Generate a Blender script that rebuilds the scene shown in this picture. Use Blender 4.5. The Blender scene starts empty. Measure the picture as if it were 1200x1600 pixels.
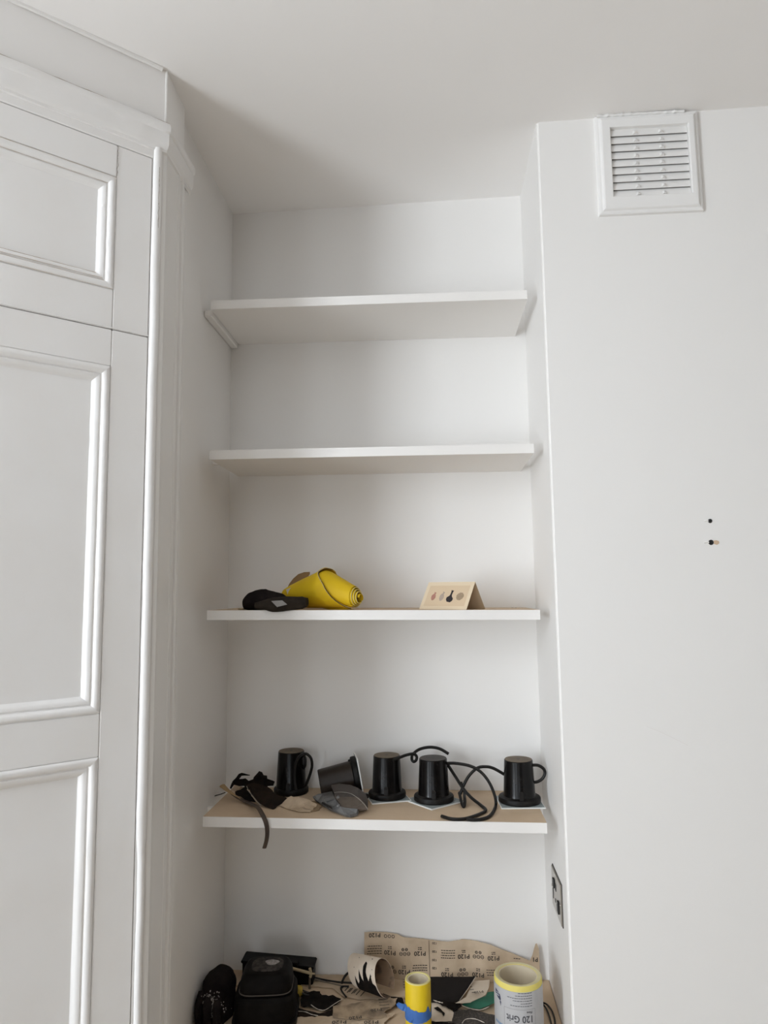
import bpy, bmesh, math, random
from mathutils import Vector, Matrix, noise
random.seed(7)
SC = bpy.context.scene
COL = SC.collection
V = Vector
PI = math.pi

# ------------------------------------------------------------------ camera
FPX = 1108.918
CP = V((.46257, -1.57386, 1.61567))
YAW, PITCH, ROLL = .06964, .11379, -.01308
_f0 = V((-math.sin(YAW), math.cos(YAW), 0)); _r0 = V((math.cos(YAW), math.sin(YAW), 0)); _u0 = V((0, 0, 1))
CF = math.cos(PITCH) * _f0 + math.sin(PITCH) * _u0
_u1 = -math.sin(PITCH) * _f0 + math.cos(PITCH) * _u0
CR = math.cos(ROLL) * _r0 + math.sin(ROLL) * _u1
CU = -math.sin(ROLL) * _r0 + math.cos(ROLL) * _u1
cd = bpy.data.cameras.new('camera'); cam = bpy.data.objects.new('camera', cd); COL.objects.link(cam)
cd.sensor_fit = 'HORIZONTAL'; cd.sensor_width = 36; cd.lens = FPX / 1200 * 36; cd.clip_start = .02
M = Matrix((CR, CU, -CF)).transposed().to_4x4(); M.translation = CP
cam.matrix_world = M
SC.camera = cam

# ------------------------------------------------------------------ light
w = bpy.data.worlds.new('world'); SC.world = w; w.use_nodes = True
w.node_tree.nodes['Background'].inputs[0].default_value = (.75, .87, 1, 1)
w.node_tree.nodes['Background'].inputs[1].default_value = .5

LEFTX = -.995            # wall with the near window and an added one, left of the camera
WINS = ((-2.30, -1.50, 1.02, 2.45, 58), (-4.5, -3.0, .45, 1.9, 37))   # y0 y1 z0 z1 and power; the second window is unseen, added to fit the light
REAR_Y = -6.6
ADDED_WIN = (-.75, .55, .80, 2.35, 29)    # unseen window added in the far wall to light alcove and panel: x0 x1 z0 z1
def area(name, loc, target, sx, sy, power, col):
    l = bpy.data.lights.new(name, 'AREA'); l.shape = 'RECTANGLE'; l.size = sx; l.size_y = sy
    l.energy = power; l.color = col
    o = bpy.data.objects.new(name, l); COL.objects.link(o); o.location = loc
    o.rotation_euler = (V(target) - V(loc)).to_track_quat('-Z', 'Y').to_euler()
    return o
DAY = (.87, .935, 1)
for a_, b_, c_, d_, pw in WINS:  # near window's daylight, then the lamp of the added window
    area('window_and_fill_light', (LEFTX - .12, (a_ + b_) / 2, (c_ + d_) / 2), (2, (a_ + b_) / 2, (c_ + d_) / 2), b_ - a_, d_ - c_, pw, DAY)
area('window_and_fill_light', ((ADDED_WIN[0] + ADDED_WIN[1]) / 2, REAR_Y - .12, (ADDED_WIN[2] + ADDED_WIN[3]) / 2), ((ADDED_WIN[0] + ADDED_WIN[1]) / 2, 0, (ADDED_WIN[2] + ADDED_WIN[3]) / 2),
     ADDED_WIN[1] - ADDED_WIN[0], ADDED_WIN[3] - ADDED_WIN[2], ADDED_WIN[4], DAY)  # lamp of the added rear window, frontal fill
SC.view_settings.view_transform = 'Standard'; SC.view_settings.look = 'None'
SC.view_settings.gamma = 1; SC.view_settings.use_curve_mapping = False
SC.view_settings.exposure = 0.0
SC.cycles.use_denoising = True
SC.cycles.max_bounces = 14; SC.cycles.diffuse_bounces = 8; SC.cycles.glossy_bounces = 4
SC.cycles.caustics_reflective = False; SC.cycles.caustics_refractive = False
SC.cycles.sample_clamp_indirect = 4

# ------------------------------------------------------------------ helpers
def ray(u, v): return CF + CR * ((u - 600) / FPX) - CU * ((v - 800) / FPX)
def atX(u, v, x): d = ray(u, v); return CP + d * ((x - CP.x) / d.x)
def atY(u, v, y): d = ray(u, v); return CP + d * ((y - CP.y) / d.y)
def atZ(u, v, z): d = ray(u, v); return CP + d * ((z - CP.z) / d.z)

MATS = {}
def mat(name, col, rough=.6, bump=0, scale=60, col2=None, cscale=8, metal=0, detail=4, clear=0, spec=.5, lo=.4, hi=.62, bdist=.002):
    if name in MATS: return MATS[name]
    m = bpy.data.materials.new(name); m.use_nodes = True; N = m.node_tree.nodes; L = m.node_tree.links
    b = N['Principled BSDF']; b.inputs['Base Color'].default_value = (*col, 1); b.inputs['Roughness'].default_value = rough
    b.inputs['Metallic'].default_value = metal; b.inputs['Specular IOR Level'].default_value = spec
    b.inputs['Coat Weight'].default_value = clear
    tc = N.new('ShaderNodeTexCoord')
    if col2:
        n = N.new('ShaderNodeTexNoise'); n.inputs['Scale'].default_value = cscale; n.inputs['Detail'].default_value = detail
        r = N.new('ShaderNodeValToRGB'); r.color_ramp.elements[0].position = lo; r.color_ramp.elements[1].position = hi
        r.color_ramp.elements[0].color = (*col, 1); r.color_ramp.elements[1].color = (*col2, 1)
        L.new(tc.outputs['Object'], n.inputs['Vector']); L.new(n.outputs['Fac'], r.inputs['Fac']); L.new(r.outputs['Color'], b.inputs['Base Color'])
    if bump:
        n = N.new('ShaderNodeTexNoise'); n.inputs['Scale'].default_value = scale; n.inputs['Detail'].default_value = 3
        bp = N.new('ShaderNodeBump'); bp.inputs['Strength'].default_value = bump; bp.inputs['Distance'].default_value = bdist
        L.new(tc.outputs['Object'], n.inputs['Vector']); L.new(n.outputs['Fac'], bp.inputs['Height']); L.new(bp.outputs['Normal'], b.inputs['Normal'])
    MATS[name] = m; return m

PAINT = mat('wall_paint', (.81, .795, .775), .55, .12, 140, bdist=.001)
CEIL = mat('ceiling_paint', (.88, .865, .85), .7, .15, 90, bdist=.001)
GLOSS = mat('old_gloss_paint', (.85, .84, .83), .32, .25, 38, (.835, .82, .805), 9, bdist=.0012)
GLOSS2 = mat('gloss_paint_smooth', (.80, .785, .765), .36, .06, 30, bdist=.0006)
CRACK = mat('open_joint', (.30, .26, .22), .9)
SHELFW = mat('shelf_white', (.82, .80, .775), .45, .05, 200)
MDF = mat('raw_board', (.54, .405, .275), .75, .1, 300, (.60, .46, .32), 14)
FLOORM = mat('floor_boards', (.46, .38, .29), .6, .1, 20, (.52, .43, .33), 5)
BLACK = mat('black_plastic', (.0035, .003, .003), .22, .03, 60, (.007, .006, .0055), 40, spec=.22)
BLACKM = mat('black_matte_plastic', (.006, .0052, .0048), .5, .2, 120, (.025, .022, .019), 60, lo=.52, hi=.8, spec=.2)
DUSTY = mat('dusty_cap', (.115, .085, .055), .7, .1, 200, (.15, .115, .075), 50)
RUBBER = mat('cable_rubber', (.009, .008, .007), .45, spec=.25)
GLASS = mat('pale_glass_tile', (.36, .40, .40), .25, 0, 1, (.28, .32, .32), 30)
GLASSW = mat('tile_edge', (.78, .79, .78), .4)
ABR = mat('dark_abrasive', (.013, .009, .007), .9, .6, 700, (.006, .005, .0045), 90, spec=.15)
ABRB = mat('brown_abrasive', (.026, .0165, .0115), .9, .6, 700, (.016, .011, .008), 60, spec=.15)
PAPER = mat('abrasive_backing', (.56, .44, .315), .8, .25, 60, (.46, .35, .24), 22)
PAPERD = mat('worn_backing', (.43, .32, .21), .85, .3, 80, (.20, .145, .095), 30)
PAPERC = mat('cream_backing', (.72, .625, .515), .75, .2, 90, (.64, .54, .43), 25)
INK = mat('print_ink', (.035, .028, .024), .8)
EDGEW = mat('torn_paper_edge', (.62, .55, .47), .8)
YEL = mat('yellow_abrasive', (.72, .49, .010), .62, .15, 900, (.67, .445, .009), 12, spec=.3)
YELL = mat('yellow_light_edge', (.72, .64, .26), .7)
YTUBE = mat('yellow_tube_wrap', (.74, .53, .010), .5, .1, 500, (.68, .47, .01), 14)
CARDB = mat('card_core', (.62, .54, .40), .8, .15, 80)
LABEL = mat('roll_label', (.475, .475, .485), .55, .05, 60)
BLUE = mat('blue_tape', (.045, .14, .42), .6, .35, 60, (.06, .18, .48), 30)
NAVY = mat('navy_print', (.05, .055, .10), .7)
GREEN = mat('green_abrasive', (.012, .11, .065), .7, .4, 600, (.018, .14, .085), 30)
CREAMCARD = mat('card_cream', (.73, .60, .43), .7)
CARDF = mat('card_face', (.66, .51, .345), .7)
CHROME = mat('polished_plate', (.46, .43, .39), .28, metal=1)
DARK = mat('dark_slot', (.012, .012, .012), .5)
GREY = mat('grey_plastic', (.105, .105, .105), .5, .2, 200, (.15, .148, .145), 60)
BROWNP = mat('brown_stained_plastic', (.085, .065, .05), .55, .2, 150, (.12, .095, .075), 50)
CLOTH = mat('dark_cloth', (.009, .007, .007), .95, .8, 350, (.017, .013, .012), 30, spec=.1)
DUST = mat('sanding_dust', (.36, .33, .31), .95, .5, 400, (.22, .2, .19), 200)
TAN = mat('tan_wood', (.46, .36, .22), .7)

def obj(name, bm, m, parent=None, loc=None, smooth=False, recalc=True):
    """links a bmesh (world coordinates) as one mesh object; the origin is loc, or the parent's place"""
    if recalc: bmesh.ops.recalc_face_normals(bm, faces=bm.faces)
    me = bpy.data.meshes.new(name)
    o = bpy.data.objects.new(name, me); COL.objects.link(o)
    base = V((0, 0, 0))
    if parent is not None:
        base = parent['_w'] if '_w' in parent else V((0, 0, 0)); base = V(base); o.parent = parent
        par = V(base)
        if loc is not None: base = V(loc)
        o.location = base - par
    elif loc is not None:
        base = V(loc); o.location = base
    o['_w'] = tuple(base)
    if base.length: bmesh.ops.translate(bm, verts=bm.verts, vec=-base)
    bm.to_mesh(me); bm.free(); me.materials.append(m)
    if smooth:
        for p in me.polygons: p.use_smooth = True
        me.set_sharp_from_angle(angle=math.radians(38))
    return o
def empty(name, loc):
    o = bpy.data.objects.new(name, None); COL.objects.link(o); o.location = loc; o.empty_display_size = .02
    o['_w'] = tuple(loc); return o
def tag(o, label, cat, group=None):
    o['label'] = label; o['category'] = cat
    if group: o['group'] = group
    return o
def thing(name, label, cat, loc, group=None): return tag(empty(name, loc), label, cat, group)
def struct(o): o['kind'] = 'structure'; return o

def box(x0, x1, y0, y1, z0, z1, bm=None, bev=0, seg=2):
    b = bmesh.new()
    r = bmesh.ops.create_cube(b, size=1)
    for v in b.verts: v.co = V((x0 + (v.co.x + .5) * (x1 - x0), y0 + (v.co.y + .5) * (y1 - y0), z0 + (v.co.z + .5) * (z1 - z0)))
    if bev: bmesh.ops.bevel(b, geom=b.edges[:], offset=bev, segments=seg, affect='EDGES')
    return merge(bm, b)
def merge(bm, b):
    if bm is None: return b
    me = bpy.data.meshes.new('t'); b.to_mesh(me); b.free(); bm.from_mesh(me); bpy.data.meshes.remove(me); return bm
def prism(poly, z0, z1, bm=None, zf=None):
    """plan polygon [(x,y)] extruded from z0 to z1"""
    bm = bm or bmesh.new()
    a = [bm.verts.new((x, y, z0)) for x, y in poly]; b = [bm.verts.new((x, y, zf(x) if zf else z1)) for x, y in poly]
    n = len(poly)
    for i in range(n): bm.faces.new((a[i], a[(i + 1) % n], b[(i + 1) % n], b[i]))
    bm.faces.new(a[::-1]); bm.faces.new(b); return bm
def lathe(prof, o, ax=(0, 0, 1), n=40, bm=None, closed=False, ref=None):
    """profile [(r, h)] round the axis"""
    bm = bm or bmesh.new(); o = V(o); ax = V(ax).normalized()
    e1 = V(ref) if ref else (V((1, 0, 0)) if abs(ax.x) < .9 else V((0, 0, 1)))
    e1 = (e1 - ax * e1.dot(ax)).normalized(); e2 = ax.cross(e1)
    rings = []
    for r, h in prof:
        if r < 1e-6: rings.append([bm.verts.new(o + ax * h)])
        else: rings.append([bm.verts.new(o + ax * h + (e1 * math.cos(2 * PI * k / n) + e2 * math.sin(2 * PI * k / n)) * r) for k in range(n)])
    prs = list(zip(rings, rings[1:])) + ([(rings[-1], rings[0])] if closed else [])
    for A, B in prs:
        for k in range(n):
            k2 = (k + 1) % n
            if len(A) == 1 and len(B) == 1: continue
            if len(A) == 1: bm.faces.new((A[0], B[k], B[k2]))
            elif len(B) == 1: bm.faces.new((A[k], B[0], A[k2]))
            else: bm.faces.new((A[k], B[k], B[k2], A[k2]))
    return bm
def smooth_pts(pts, sub=6):
    pts = [V(p) for p in pts]; out = []
    for i in range(len(pts) - 1):
        p0 = pts[max(i - 1, 0)]; p1 = pts[i]; p2 = pts[i + 1]; p3 = pts[min(i + 2, len(pts) - 1)]
        for k in range(sub):
            t = k / sub
            out.append(.5 * ((2 * p1) + (p2 - p0) * t + (2 * p0 - 5 * p1 + 4 * p2 - p3) * t * t + (3 * p1 - p0 - 3 * p2 + p3) * t ** 3))
    out.append(pts[-1]); return out
def tube(pts, r, n=8, sub=6, bm=None, flat=1):
    bm = bm or bmesh.new(); P = smooth_pts(pts, sub) if sub > 1 else [V(p) for p in pts]
    rings = []; up = None
    for i, p in enumerate(P):
        t = (P[min(i + 1, len(P) - 1)] - P[max(i - 1, 0)])
        if t.length < 1e-9: t = V((1, 0, 0))
        t.normalize()
        if up is None: up = V((0, 0, 1)) if abs(t.z) < .9 else V((1, 0, 0))
        up = (up - t * up.dot(t))
        if up.length < 1e-6: up = t.orthogonal()
        up.normalize(); s = t.cross(up)
        rr = r(i / (len(P) - 1)) if callable(r) else r
        rings.append([bm.verts.new(p + (s * math.cos(2 * PI * k / n) + up * math.sin(2 * PI * k / n) * flat) * rr) for k in range(n)])
    for A, B in zip(rings, rings[1:]):
        for k in range(n): bm.faces.new((A[k], B[k], B[(k + 1) % n], A[(k + 1) % n]))
    bm.faces.new(rings[0][::-1]); bm.faces.new(rings[-1]); return bm
def sheet(pts, th=.0006, cuts=3, amp=.002, rough=0.0, seed=0, freq=30):
    """irregular thin sheet: outline of 3D points, ragged edge, crumpled, real thickness"""
    rnd = random.Random(seed); P = [V(p) for p in pts]; Q = []
    for i, p in enumerate(P):
        q = P[(i + 1) % len(P)]; n = max(1, int((q - p).length / .006)) if rough else 1
        for k in range(n):
            x = p.lerp(q, k / n)
            if k and rough: x = x + V((rnd.uniform(-1, 1), rnd.uniform(-1, 1), rnd.uniform(-.3, .3))) * rough
            Q.append(x)
    bm = bmesh.new(); f = bm.faces.new([bm.verts.new(p) for p in Q])
    f.normal_update(); bmesh.ops.triangulate(bm, faces=[f], ngon_method='EAR_CLIP')
    for _ in range(cuts):
        es = [e for e in bm.edges if e.calc_length() > .006]
        if es: bmesh.ops.subdivide_edges(bm, edges=es, cuts=1)
        bmesh.ops.triangulate(bm, faces=bm.faces[:])
    bmesh.ops.beautify_fill(bm, faces=bm.faces[:], edges=[e for e in bm.edges if not e.is_boundary])
    nn = V((0, 0, 0)); 
    bmesh.ops.recalc_face_normals(bm, faces=bm.faces)
    for f in bm.faces: nn += f.normal * f.calc_area()
    nn.normalize()
    if nn.z < 0 or (abs(nn.z) < .05 and nn.y > 0): nn = -nn
    for v in bm.verts:
        v.co += nn * (abs(noise.noise(v.co * freq + V((seed * 3.1, 0, 0)))) * amp)
    src = bm.faces[:]
    r = bmesh.ops.extrude_face_region(bm, geom=src)
    vs = [g for g in r['geom'] if isinstance(g, bmesh.types.BMVert)]
    bmesh.ops.translate(bm, verts=vs, vec=nn * th)
    return bm
def grid(fn, nu, nv, th=0, tdir=None, bm=None):
    """surface fn(u,v) -> point over [0,1]^2; th gives it thickness along tdir(u,v)"""
    bm = bm or bmesh.new()
    A = [[bm.verts.new(fn(i / nu, j / nv)) for j in range(nv + 1)] for i in range(nu + 1)]
    for i in range(nu):
        for j in range(nv): bm.faces.new((A[i][j], A[i + 1][j], A[i + 1][j + 1], A[i][j + 1]))
    if th:
        B = [[bm.verts.new(A[i][j].co + V(tdir(i / nu, j / nv)) * th) for j in range(nv + 1)] for i in range(nu + 1)]
        for i in range(nu):
            for j in range(nv): bm.faces.new((B[i][j], B[i][j + 1], B[i + 1][j + 1], B[i + 1][j]))
        for i in range(nu):
            bm.faces.new((A[i][0], B[i][0], B[i + 1][0], A[i + 1][0])); bm.faces.new((A[i][nv], A[i + 1][nv], B[i + 1][nv], B[i][nv]))
        for j in range(nv):
            bm.faces.new((A[0][j], A[0][j + 1], B[0][j + 1], B[0][j])); bm.faces.new((A[nu][j], B[nu][j], B[nu][j + 1], A[nu][j + 1]))
    return bm
def rings_loft(rings, bm=None):
    bm = bm or bmesh.new(); R = [[bm.verts.new(p) for p in r] for r in rings]; n = len(R[0])
    for A, B in zip(R, R[1:]):
        for k in range(n): bm.faces.new((A[k], A[(k + 1) % n], B[(k + 1) % n], B[k]))
    bm.faces.new(R[0][::-1]); bm.faces.new(R[-1]); return bm
def sq_ring(c, rx, ry, e=4, n=40, rot=0, ex=(1, 0, 0), ey=(0, 1, 0)):
    out = []
    ex, ey = V(ex), V(ey)
    for k in range(n):
        a = 2 * PI * k / n; ca, sa = math.cos(a), math.sin(a)
        x = math.copysign(abs(ca) ** (2 / e), ca) * rx; y = math.copysign(abs(sa) ** (2 / e), sa) * ry
        x, y = x * math.cos(rot) - y * math.sin(rot), x * math.sin(rot) + y * math.cos(rot)
        out.append(V(c) + ex * x + ey * y)
    return out
def text_bm(s, fn, bm=None, width=None, height=None):
    """flat lettering: each vertex (x,y) of the centred text goes through fn"""
    c = bpy.data.curves.new('t', 'FONT'); c.body = s; c.size = 1; c.align_x = 'CENTER'; c.resolution_u = 3; c.offset = .018
    o = bpy.data.objects.new('t', c); COL.objects.link(o); bpy.context.view_layer.update()
    dg = bpy.context.evaluated_depsgraph_get(); me = bpy.data.meshes.new_from_object(o.evaluated_get(dg))
    bpy.data.objects.remove(o); bpy.data.curves.remove(c)
    b = bmesh.new(); b.from_mesh(me); bpy.data.meshes.remove(me)
    xs = [v.co.x for v in b.verts]; ys = [v.co.y for v in b.verts]
    cx, cy = (min(xs) + max(xs)) / 2, (min(ys) + max(ys)) / 2; W_, H_ = max(xs) - min(xs), max(ys) - min(ys)
    sx = width / W_ if width else height / H_; sy = height / H_ if height else sx
    bmesh.ops.subdivide_edges(b, edges=[e for e in b.edges if e.calc_length() > .25], cuts=1)
    for v in b.verts: v.co = V(fn((v.co.x - cx) * sx, (v.co.y - cy) * sy))
    return merge(bm, b)
def rect_fn(fn, x0, x1, y0, y1, bm=None, nu=3):
    bm = bm or bmesh.new()
    A = [(bm.verts.new(fn(x0 + (x1 - x0) * i / nu, y0)), bm.verts.new(fn(x0 + (x1 - x0) * i / nu, y1))) for i in range(nu + 1)]
    for a, b in zip(A, A[1:]): bm.faces.new((a[0], b[0], b[1], a[1]))
    return bm

# ------------------------------------------------------------------ room shell
W = .68; D = .2597; RX = 4.6; RY = REAR_Y
HC = lambda x: 2.5237 + .01367 * (x - .34)
TH = .82699
PD = V((math.sin(TH), math.cos(TH), 0)); PNORM = V((math.cos(TH), -math.sin(TH), 0)); P0 = V((.0202, -.4688, 0))
def PW(s, off, z): p = P0 + PD * s + PNORM * off; return V((p.x, p.y, z))
SL = -1.38               # where the panelled run meets the window wall
pl = PW(SL, 0, 0)
LEFTX = pl.x
struct(obj('floor', box(LEFTX - .3, RX + .1, RY - .1, .1, -.1, 0), FLOORM))
bm = bmesh.new()
cv = [(LEFTX - .3, RY - .1), (RX + .1, RY - .1), (RX + .1, .1), (LEFTX - .3, .1)]
a = [bm.verts.new((x, y, HC(x))) for x, y in cv]; b = [bm.verts.new((x, y, HC(x) + .1)) for x, y in cv]
bm.faces.new(a); bm.faces.new(b)
for i in range(4): bm.faces.new((a[i], b[i], b[(i + 1) % 4], a[(i + 1) % 4]))
struct(obj('ceiling', bm, CEIL))
ZT = 2.58
struct(obj('wall_back', box(-.1, .80, 0, .1, 0, ZT), PAINT))
struct(obj('wall_left', box(-.1, 0, -.345, 0, 0, ZT), PAINT))
bm = prism([(W, 0), (W, -D), (RX, -D), (RX, 0)], 0, ZT)
be = [e for e in bm.edges if all(abs(v.co.x - W) < 1e-5 and abs(v.co.y + D) < 1e-5 for v in e.verts)]
bmesh.ops.bevel(bm, geom=be, offset=.004, segments=3, affect='EDGES')
wall_right = struct(obj('wall_right', bm, PAINT, smooth=False))
REAR = mat('far_wall_paint', (.13, .115, .10), .7)
struct(obj('wall_far_right', box(RX, RX + .1, RY, 0, 0, ZT), REAR))
x0, x1, z0, z1, _ = ADDED_WIN
bm = box(LEFTX - .1, x0, RY - .1, RY, 0, ZT); box(x1, RX + .1, RY - .1, RY, 0, ZT, bm); box(x0, x1, RY - .1, RY, 0, z0, bm); box(x0, x1, RY - .1, RY, z1, ZT, bm)
struct(obj('wall_rear', bm, REAR))
added_win = struct(empty('window_3', ((x0 + x1) / 2, RY - .05, z0)))  # added window, put in for its light
for nm, bx in (('window_frame', (x0, x0 + .05, z0, z1)), ('window_frame', (x1 - .05, x1, z0, z1)), ('window_frame', (x0, x1, z0, z0 + .06)), ('window_frame', (x0, x1, z1 - .05, z1)),
               ('meeting_rail', (x0, x1, 1.55, 1.59))):
    obj(nm, box(bx[0], bx[1], RY - .08, RY - .04, bx[2], bx[3]), GLOSS, added_win)
# window wall, with openings for the near window and the added one
bm = None; ys = pl.y
for y0, y1, z0, z1, _ in WINS:
    bm = box(LEFTX - .10, LEFTX, y1, ys, 0, ZT, bm); ys = y0
    box(LEFTX - .10, LEFTX, y0, y1, 0, z0, bm); box(LEFTX - .10, LEFTX, y0, y1, z1, ZT, bm)
box(LEFTX - .10, LEFTX, RY, ys, 0, ZT, bm)
struct(obj('wall_window', bm, PAINT))
for k, (y0, y1, z0, z1, _) in enumerate(WINS):
    win = struct(empty('window_%d' % (k + 1), (LEFTX - .06, (y0 + y1) / 2, z0)))  # the second of these is added for its light
    for nm, bx in (('window_frame', (y0, y0 + .035, z0, z1)), ('window_frame', (y1 - .035, y1, z0, z1)), ('window_frame', (y0 + .035, y1 - .035, z0, z0 + .05)), ('window_frame', (y0 + .035, y1 - .035, z1 - .04, z1)),
                   ('meeting_rail', (y0 + .035, y1 - .035, (z0 + z1) / 2 - .015, (z0 + z1) / 2 + .015))):
        obj(nm, box(LEFTX - .09, LEFTX - .055, bx[0], bx[1], bx[2], bx[3]), GLOSS, win)

# ---- corner run: plastered frieze above, recessed backing behind the doors
CX, CYE = .0185, -.345
bm = prism([(PW(SL, 0, 0).x, PW(SL, 0, 0).y), (.0185, -.4660), (.0160, -.372), (.004, -.345), (-.1, -.345), (PW(SL, -.12, 0).x, PW(SL, -.12, 0).y)], 2.40, ZT)
struct(obj('wall_corner', bm, CEIL))
bm = prism([tuple(PW(SL, -.05, 0).xy), tuple(PW(-.045, -.05, 0).xy), (-.03, -.345), (-.1, -.345), tuple(PW(SL, -.13, 0).xy)], 0, 2.40)
struct(obj('wall_behind_doors', bm, CRACK))
DL = -.66   # left end of the doors
bm = prism([tuple(PW(SL, 0, 0).xy), tuple(PW(DL - .03, 0, 0).xy), tuple(PW(DL - .03, -.05, 0).xy), tuple(PW(SL, -.05, 0).xy)], 0, 2.40)
struct(obj('wall_beside_doors', bm, PAINT))

# right-hand post with its moulded return face: one run of timber
post = [PW(-.0215, 0, 0), PW(-.003, 0, 0)]
ret = [(.0215, -.4665), (.0202, -.455), (.0202, -.4115), (.0212, -.4105), (.0212, -.3985), (.0190, -.3965), (.0190, -.3925), (.0225, -.3905), (.0235, -.3865), (.0225, -.3825), (.0195, -.3805),
       (.0195, -.3735), (.0170, -.3715), (.0170, -.3665), (.0185, -.3645), (.0185, -.3545), (.0110, -.3475), (0, -.3450)]
poly = [tuple(p.xy) for p in post] + ret + [(-.03, -.345), tuple(PW(-.0215, -.05, 0).xy)]
t1 = struct(obj('trim_1', prism(poly, 0, 2.40), GLOSS2, smooth=False))
# rounded bead down the face of the post (thick with old paint)
def wob(z, k): return .0013 * noise.noise(V((0, k, z * 9))) + .0006 * noise.noise(V((5, k, z * 40)))
def bead(u, v):
    z = 2.368 * (1 - u) if False else .02 + 2.348 * u
    a = PI * v
    fl = 1 if z > 1.25 else .75
    return PW(-.0135 - math.cos(a) * (.0075 * fl) + wob(z, 1) + .004 * max(0, (1.35 - z)) * .6, .0005 + math.sin(a) * .0058, z)
struct(obj('trim_2', grid(bead, 120, 8), GLOSS, smooth=True))
# header board between the door and the cornice
bm = bmesh.new()
hp = [(0, 2.3485), (.0012, 2.350), (.0012, 2.372), (-.04, 2.372), (-.04, 2.3485)]
def sweep_panel(prof, s0, s1, bm=None):
    bm = bm or bmesh.new(); A = [bm.verts.new(PW(s0, o, z)) for o, z in prof]; B = [bm.verts.new(PW(s1, o, z)) for o, z in prof]; n = len(prof)
    for i in range(n): bm.faces.new((A[i], B[i], B[(i + 1) % n], A[(i + 1) % n]))
    bm.faces.new(A[::-1]); bm.faces.new(B); return bm
struct(obj('trim_3', sweep_panel(hp, DL - .03, -.0215), GLOSS))
# cornice along the top of the doors, mitred round the corner onto the return
cprof = [(0, 2.362), (.0035, 2.3645), (.0035, 2.369), (.006, 2.372), (.0078, 2.378), (.0078, 2.398), (.0105, 2.401), (.0112, 2.407), (.0105, 2.413), (.008, 2.4165), (0, 2.4175)]
bm = bmesh.new(); nret = V((1, 0, 0))
def corner(off):     # intersection of the face offset and the return offset
    x = .0195 + off
    # (P - P0).PNORM = off with P=(x,y)
    y = P0.y + (off - (x - P0.x) * PNORM.x) / PNORM.y
    return x, y
NS = 60
for o, z in cprof: pass
rows = []
for i in range(NS + 1):
    s = (DL - .03) + (0 - (DL - .03)) * i / NS
    row = []
    for k, (o, z) in enumerate(cprof):
        dz = .0012 * noise.noise(V((s * 22, k * .6, 3))) if 0 < k < 10 else 0
        do = .0012 * noise.noise(V((s * 30, k * .7, 9))) if 0 < k < 10 else 0
        if i == NS: cxy = corner(o + do); row.append(V((cxy[0], cxy[1], z + dz)))
        else: row.append(PW(s, o + do, z + dz))
    rows.append(row)
for yy in (-.43, -.39, -.350, -.3455):
    rows.append([V((.0195 + (o if yy < -.346 else o * .2), yy, z)) for o, z in cprof])
rv = [[bm.verts.new(p) for p in r] for r in rows]
for A, B in zip(rv, rv[1:]):
    for k in range(len(cprof) - 1): bm.faces.new((A[k], B[k], B[k + 1], A[k + 1]))
struct(obj('trim_4', bm, GLOSS, smooth=True))
# lumpy bead of filler where the wall meets the ceiling
pts = [PW(s, .001, HC(0) - .002 + .001 * noise.noise(V((s * 40, 0, 0)))) for s in [SL + .02 + (0 - SL - .03) * i / 50 for i in range(51)]]
struct(obj('trim_5', tube(pts, lambda t: .0042 + .0012 * noise.noise(V((t * 60, 2, 0))), 8, 1), PAINT, smooth=True))
# raised edge on the frieze corner and open joint line on top of the cornice
struct(obj('trim_6', tube([(.0175, -.4665, 2.417), (.0178, -.4662, 2.45), (.0175, -.4665, 2.49), (.0178, -.466, 2.52)], .0022, 6, 5), PAINT, smooth=True))
struct(obj('trim_7', tube([PW(s, .0060, 2.4178 + .0008 * noise.noise(V((s * 50, 7, 0)))) for s in [DL + (0.003 - DL) * i / 60 for i in range(61)]], lambda t: .00055 + .0005 * noise.noise(V((t * 90, 0, 1))), 5, 1),
          mat('grimy_joint', (.36, .29, .23), .9)))
# skirting, out of the frame
struct(obj('baseboard_right', box(W + .02, RX, -D - .018, -D, 0, .14), GLOSS))
struct(obj('baseboard_rear', box(LEFTX, RX, RY, RY + .018, 0, .14), GLOSS))

# ---- the two cupboard doors
def pbox(s0, s1, o0, o1, z0, z1, bev=.0012):
    b = box(s0, s1, o0, o1, z0, z1, bev=bev, seg=2)
    for v in b.verts: v.co = PW(v.co.x, v.co.y, v.co.z)
    return b
MP = [(0, -.0012), (.0015, .0006), (.0045, .0016), (.0085, .0012), (.0115, -.0010), (.0125, -.0042), (.0140, -.0044), (.0155, -.0028), (.0190, -.0030), (.0225, -.0056), (.0245, -.0090), (.0262, -.0100)]
def moulding(side, s0, s1, z0, z1):
    """one mitred strip of panel moulding; outer rectangle s0..s1, z0..z1"""
    bm = bmesh.new(); rows = []
    n = 40
    for i in range(n + 1):
        t = i / n; row = []
        for k, (d, o) in enumerate(MP):
            a, b_, c, e = s0 + d, s1 - d, z0 + d, z1 - d
            o2 = o + .0006 * noise.noise(V((t * 25, k * .5, s0 * 9 + z0 * 7 + 'tblr'.index(side))))
            if side == 't': row.append(PW(a + (b_ - a) * t, o2, e))
            if side == 'b': row.append(PW(a + (b_ - a) * t, o2, c))
            if side == 'l': row.append(PW(a, o2, c + (e - c) * t))
            if side == 'r': row.append(PW(b_, o2, c + (e - c) * t))
        rows.append(row)
    R = [[bm.verts.new(p) for p in r] for r in rows]
    for A, B in zip(R, R[1:]):
        for k in range(len(MP) - 1): bm.faces.new((A[k], B[k], B[k + 1], A[k + 1]))
    return bm
SR, SI = -.0225, -.0800          # right stile: outer and inner edge
LR, LI = DL, DL + .057
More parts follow.
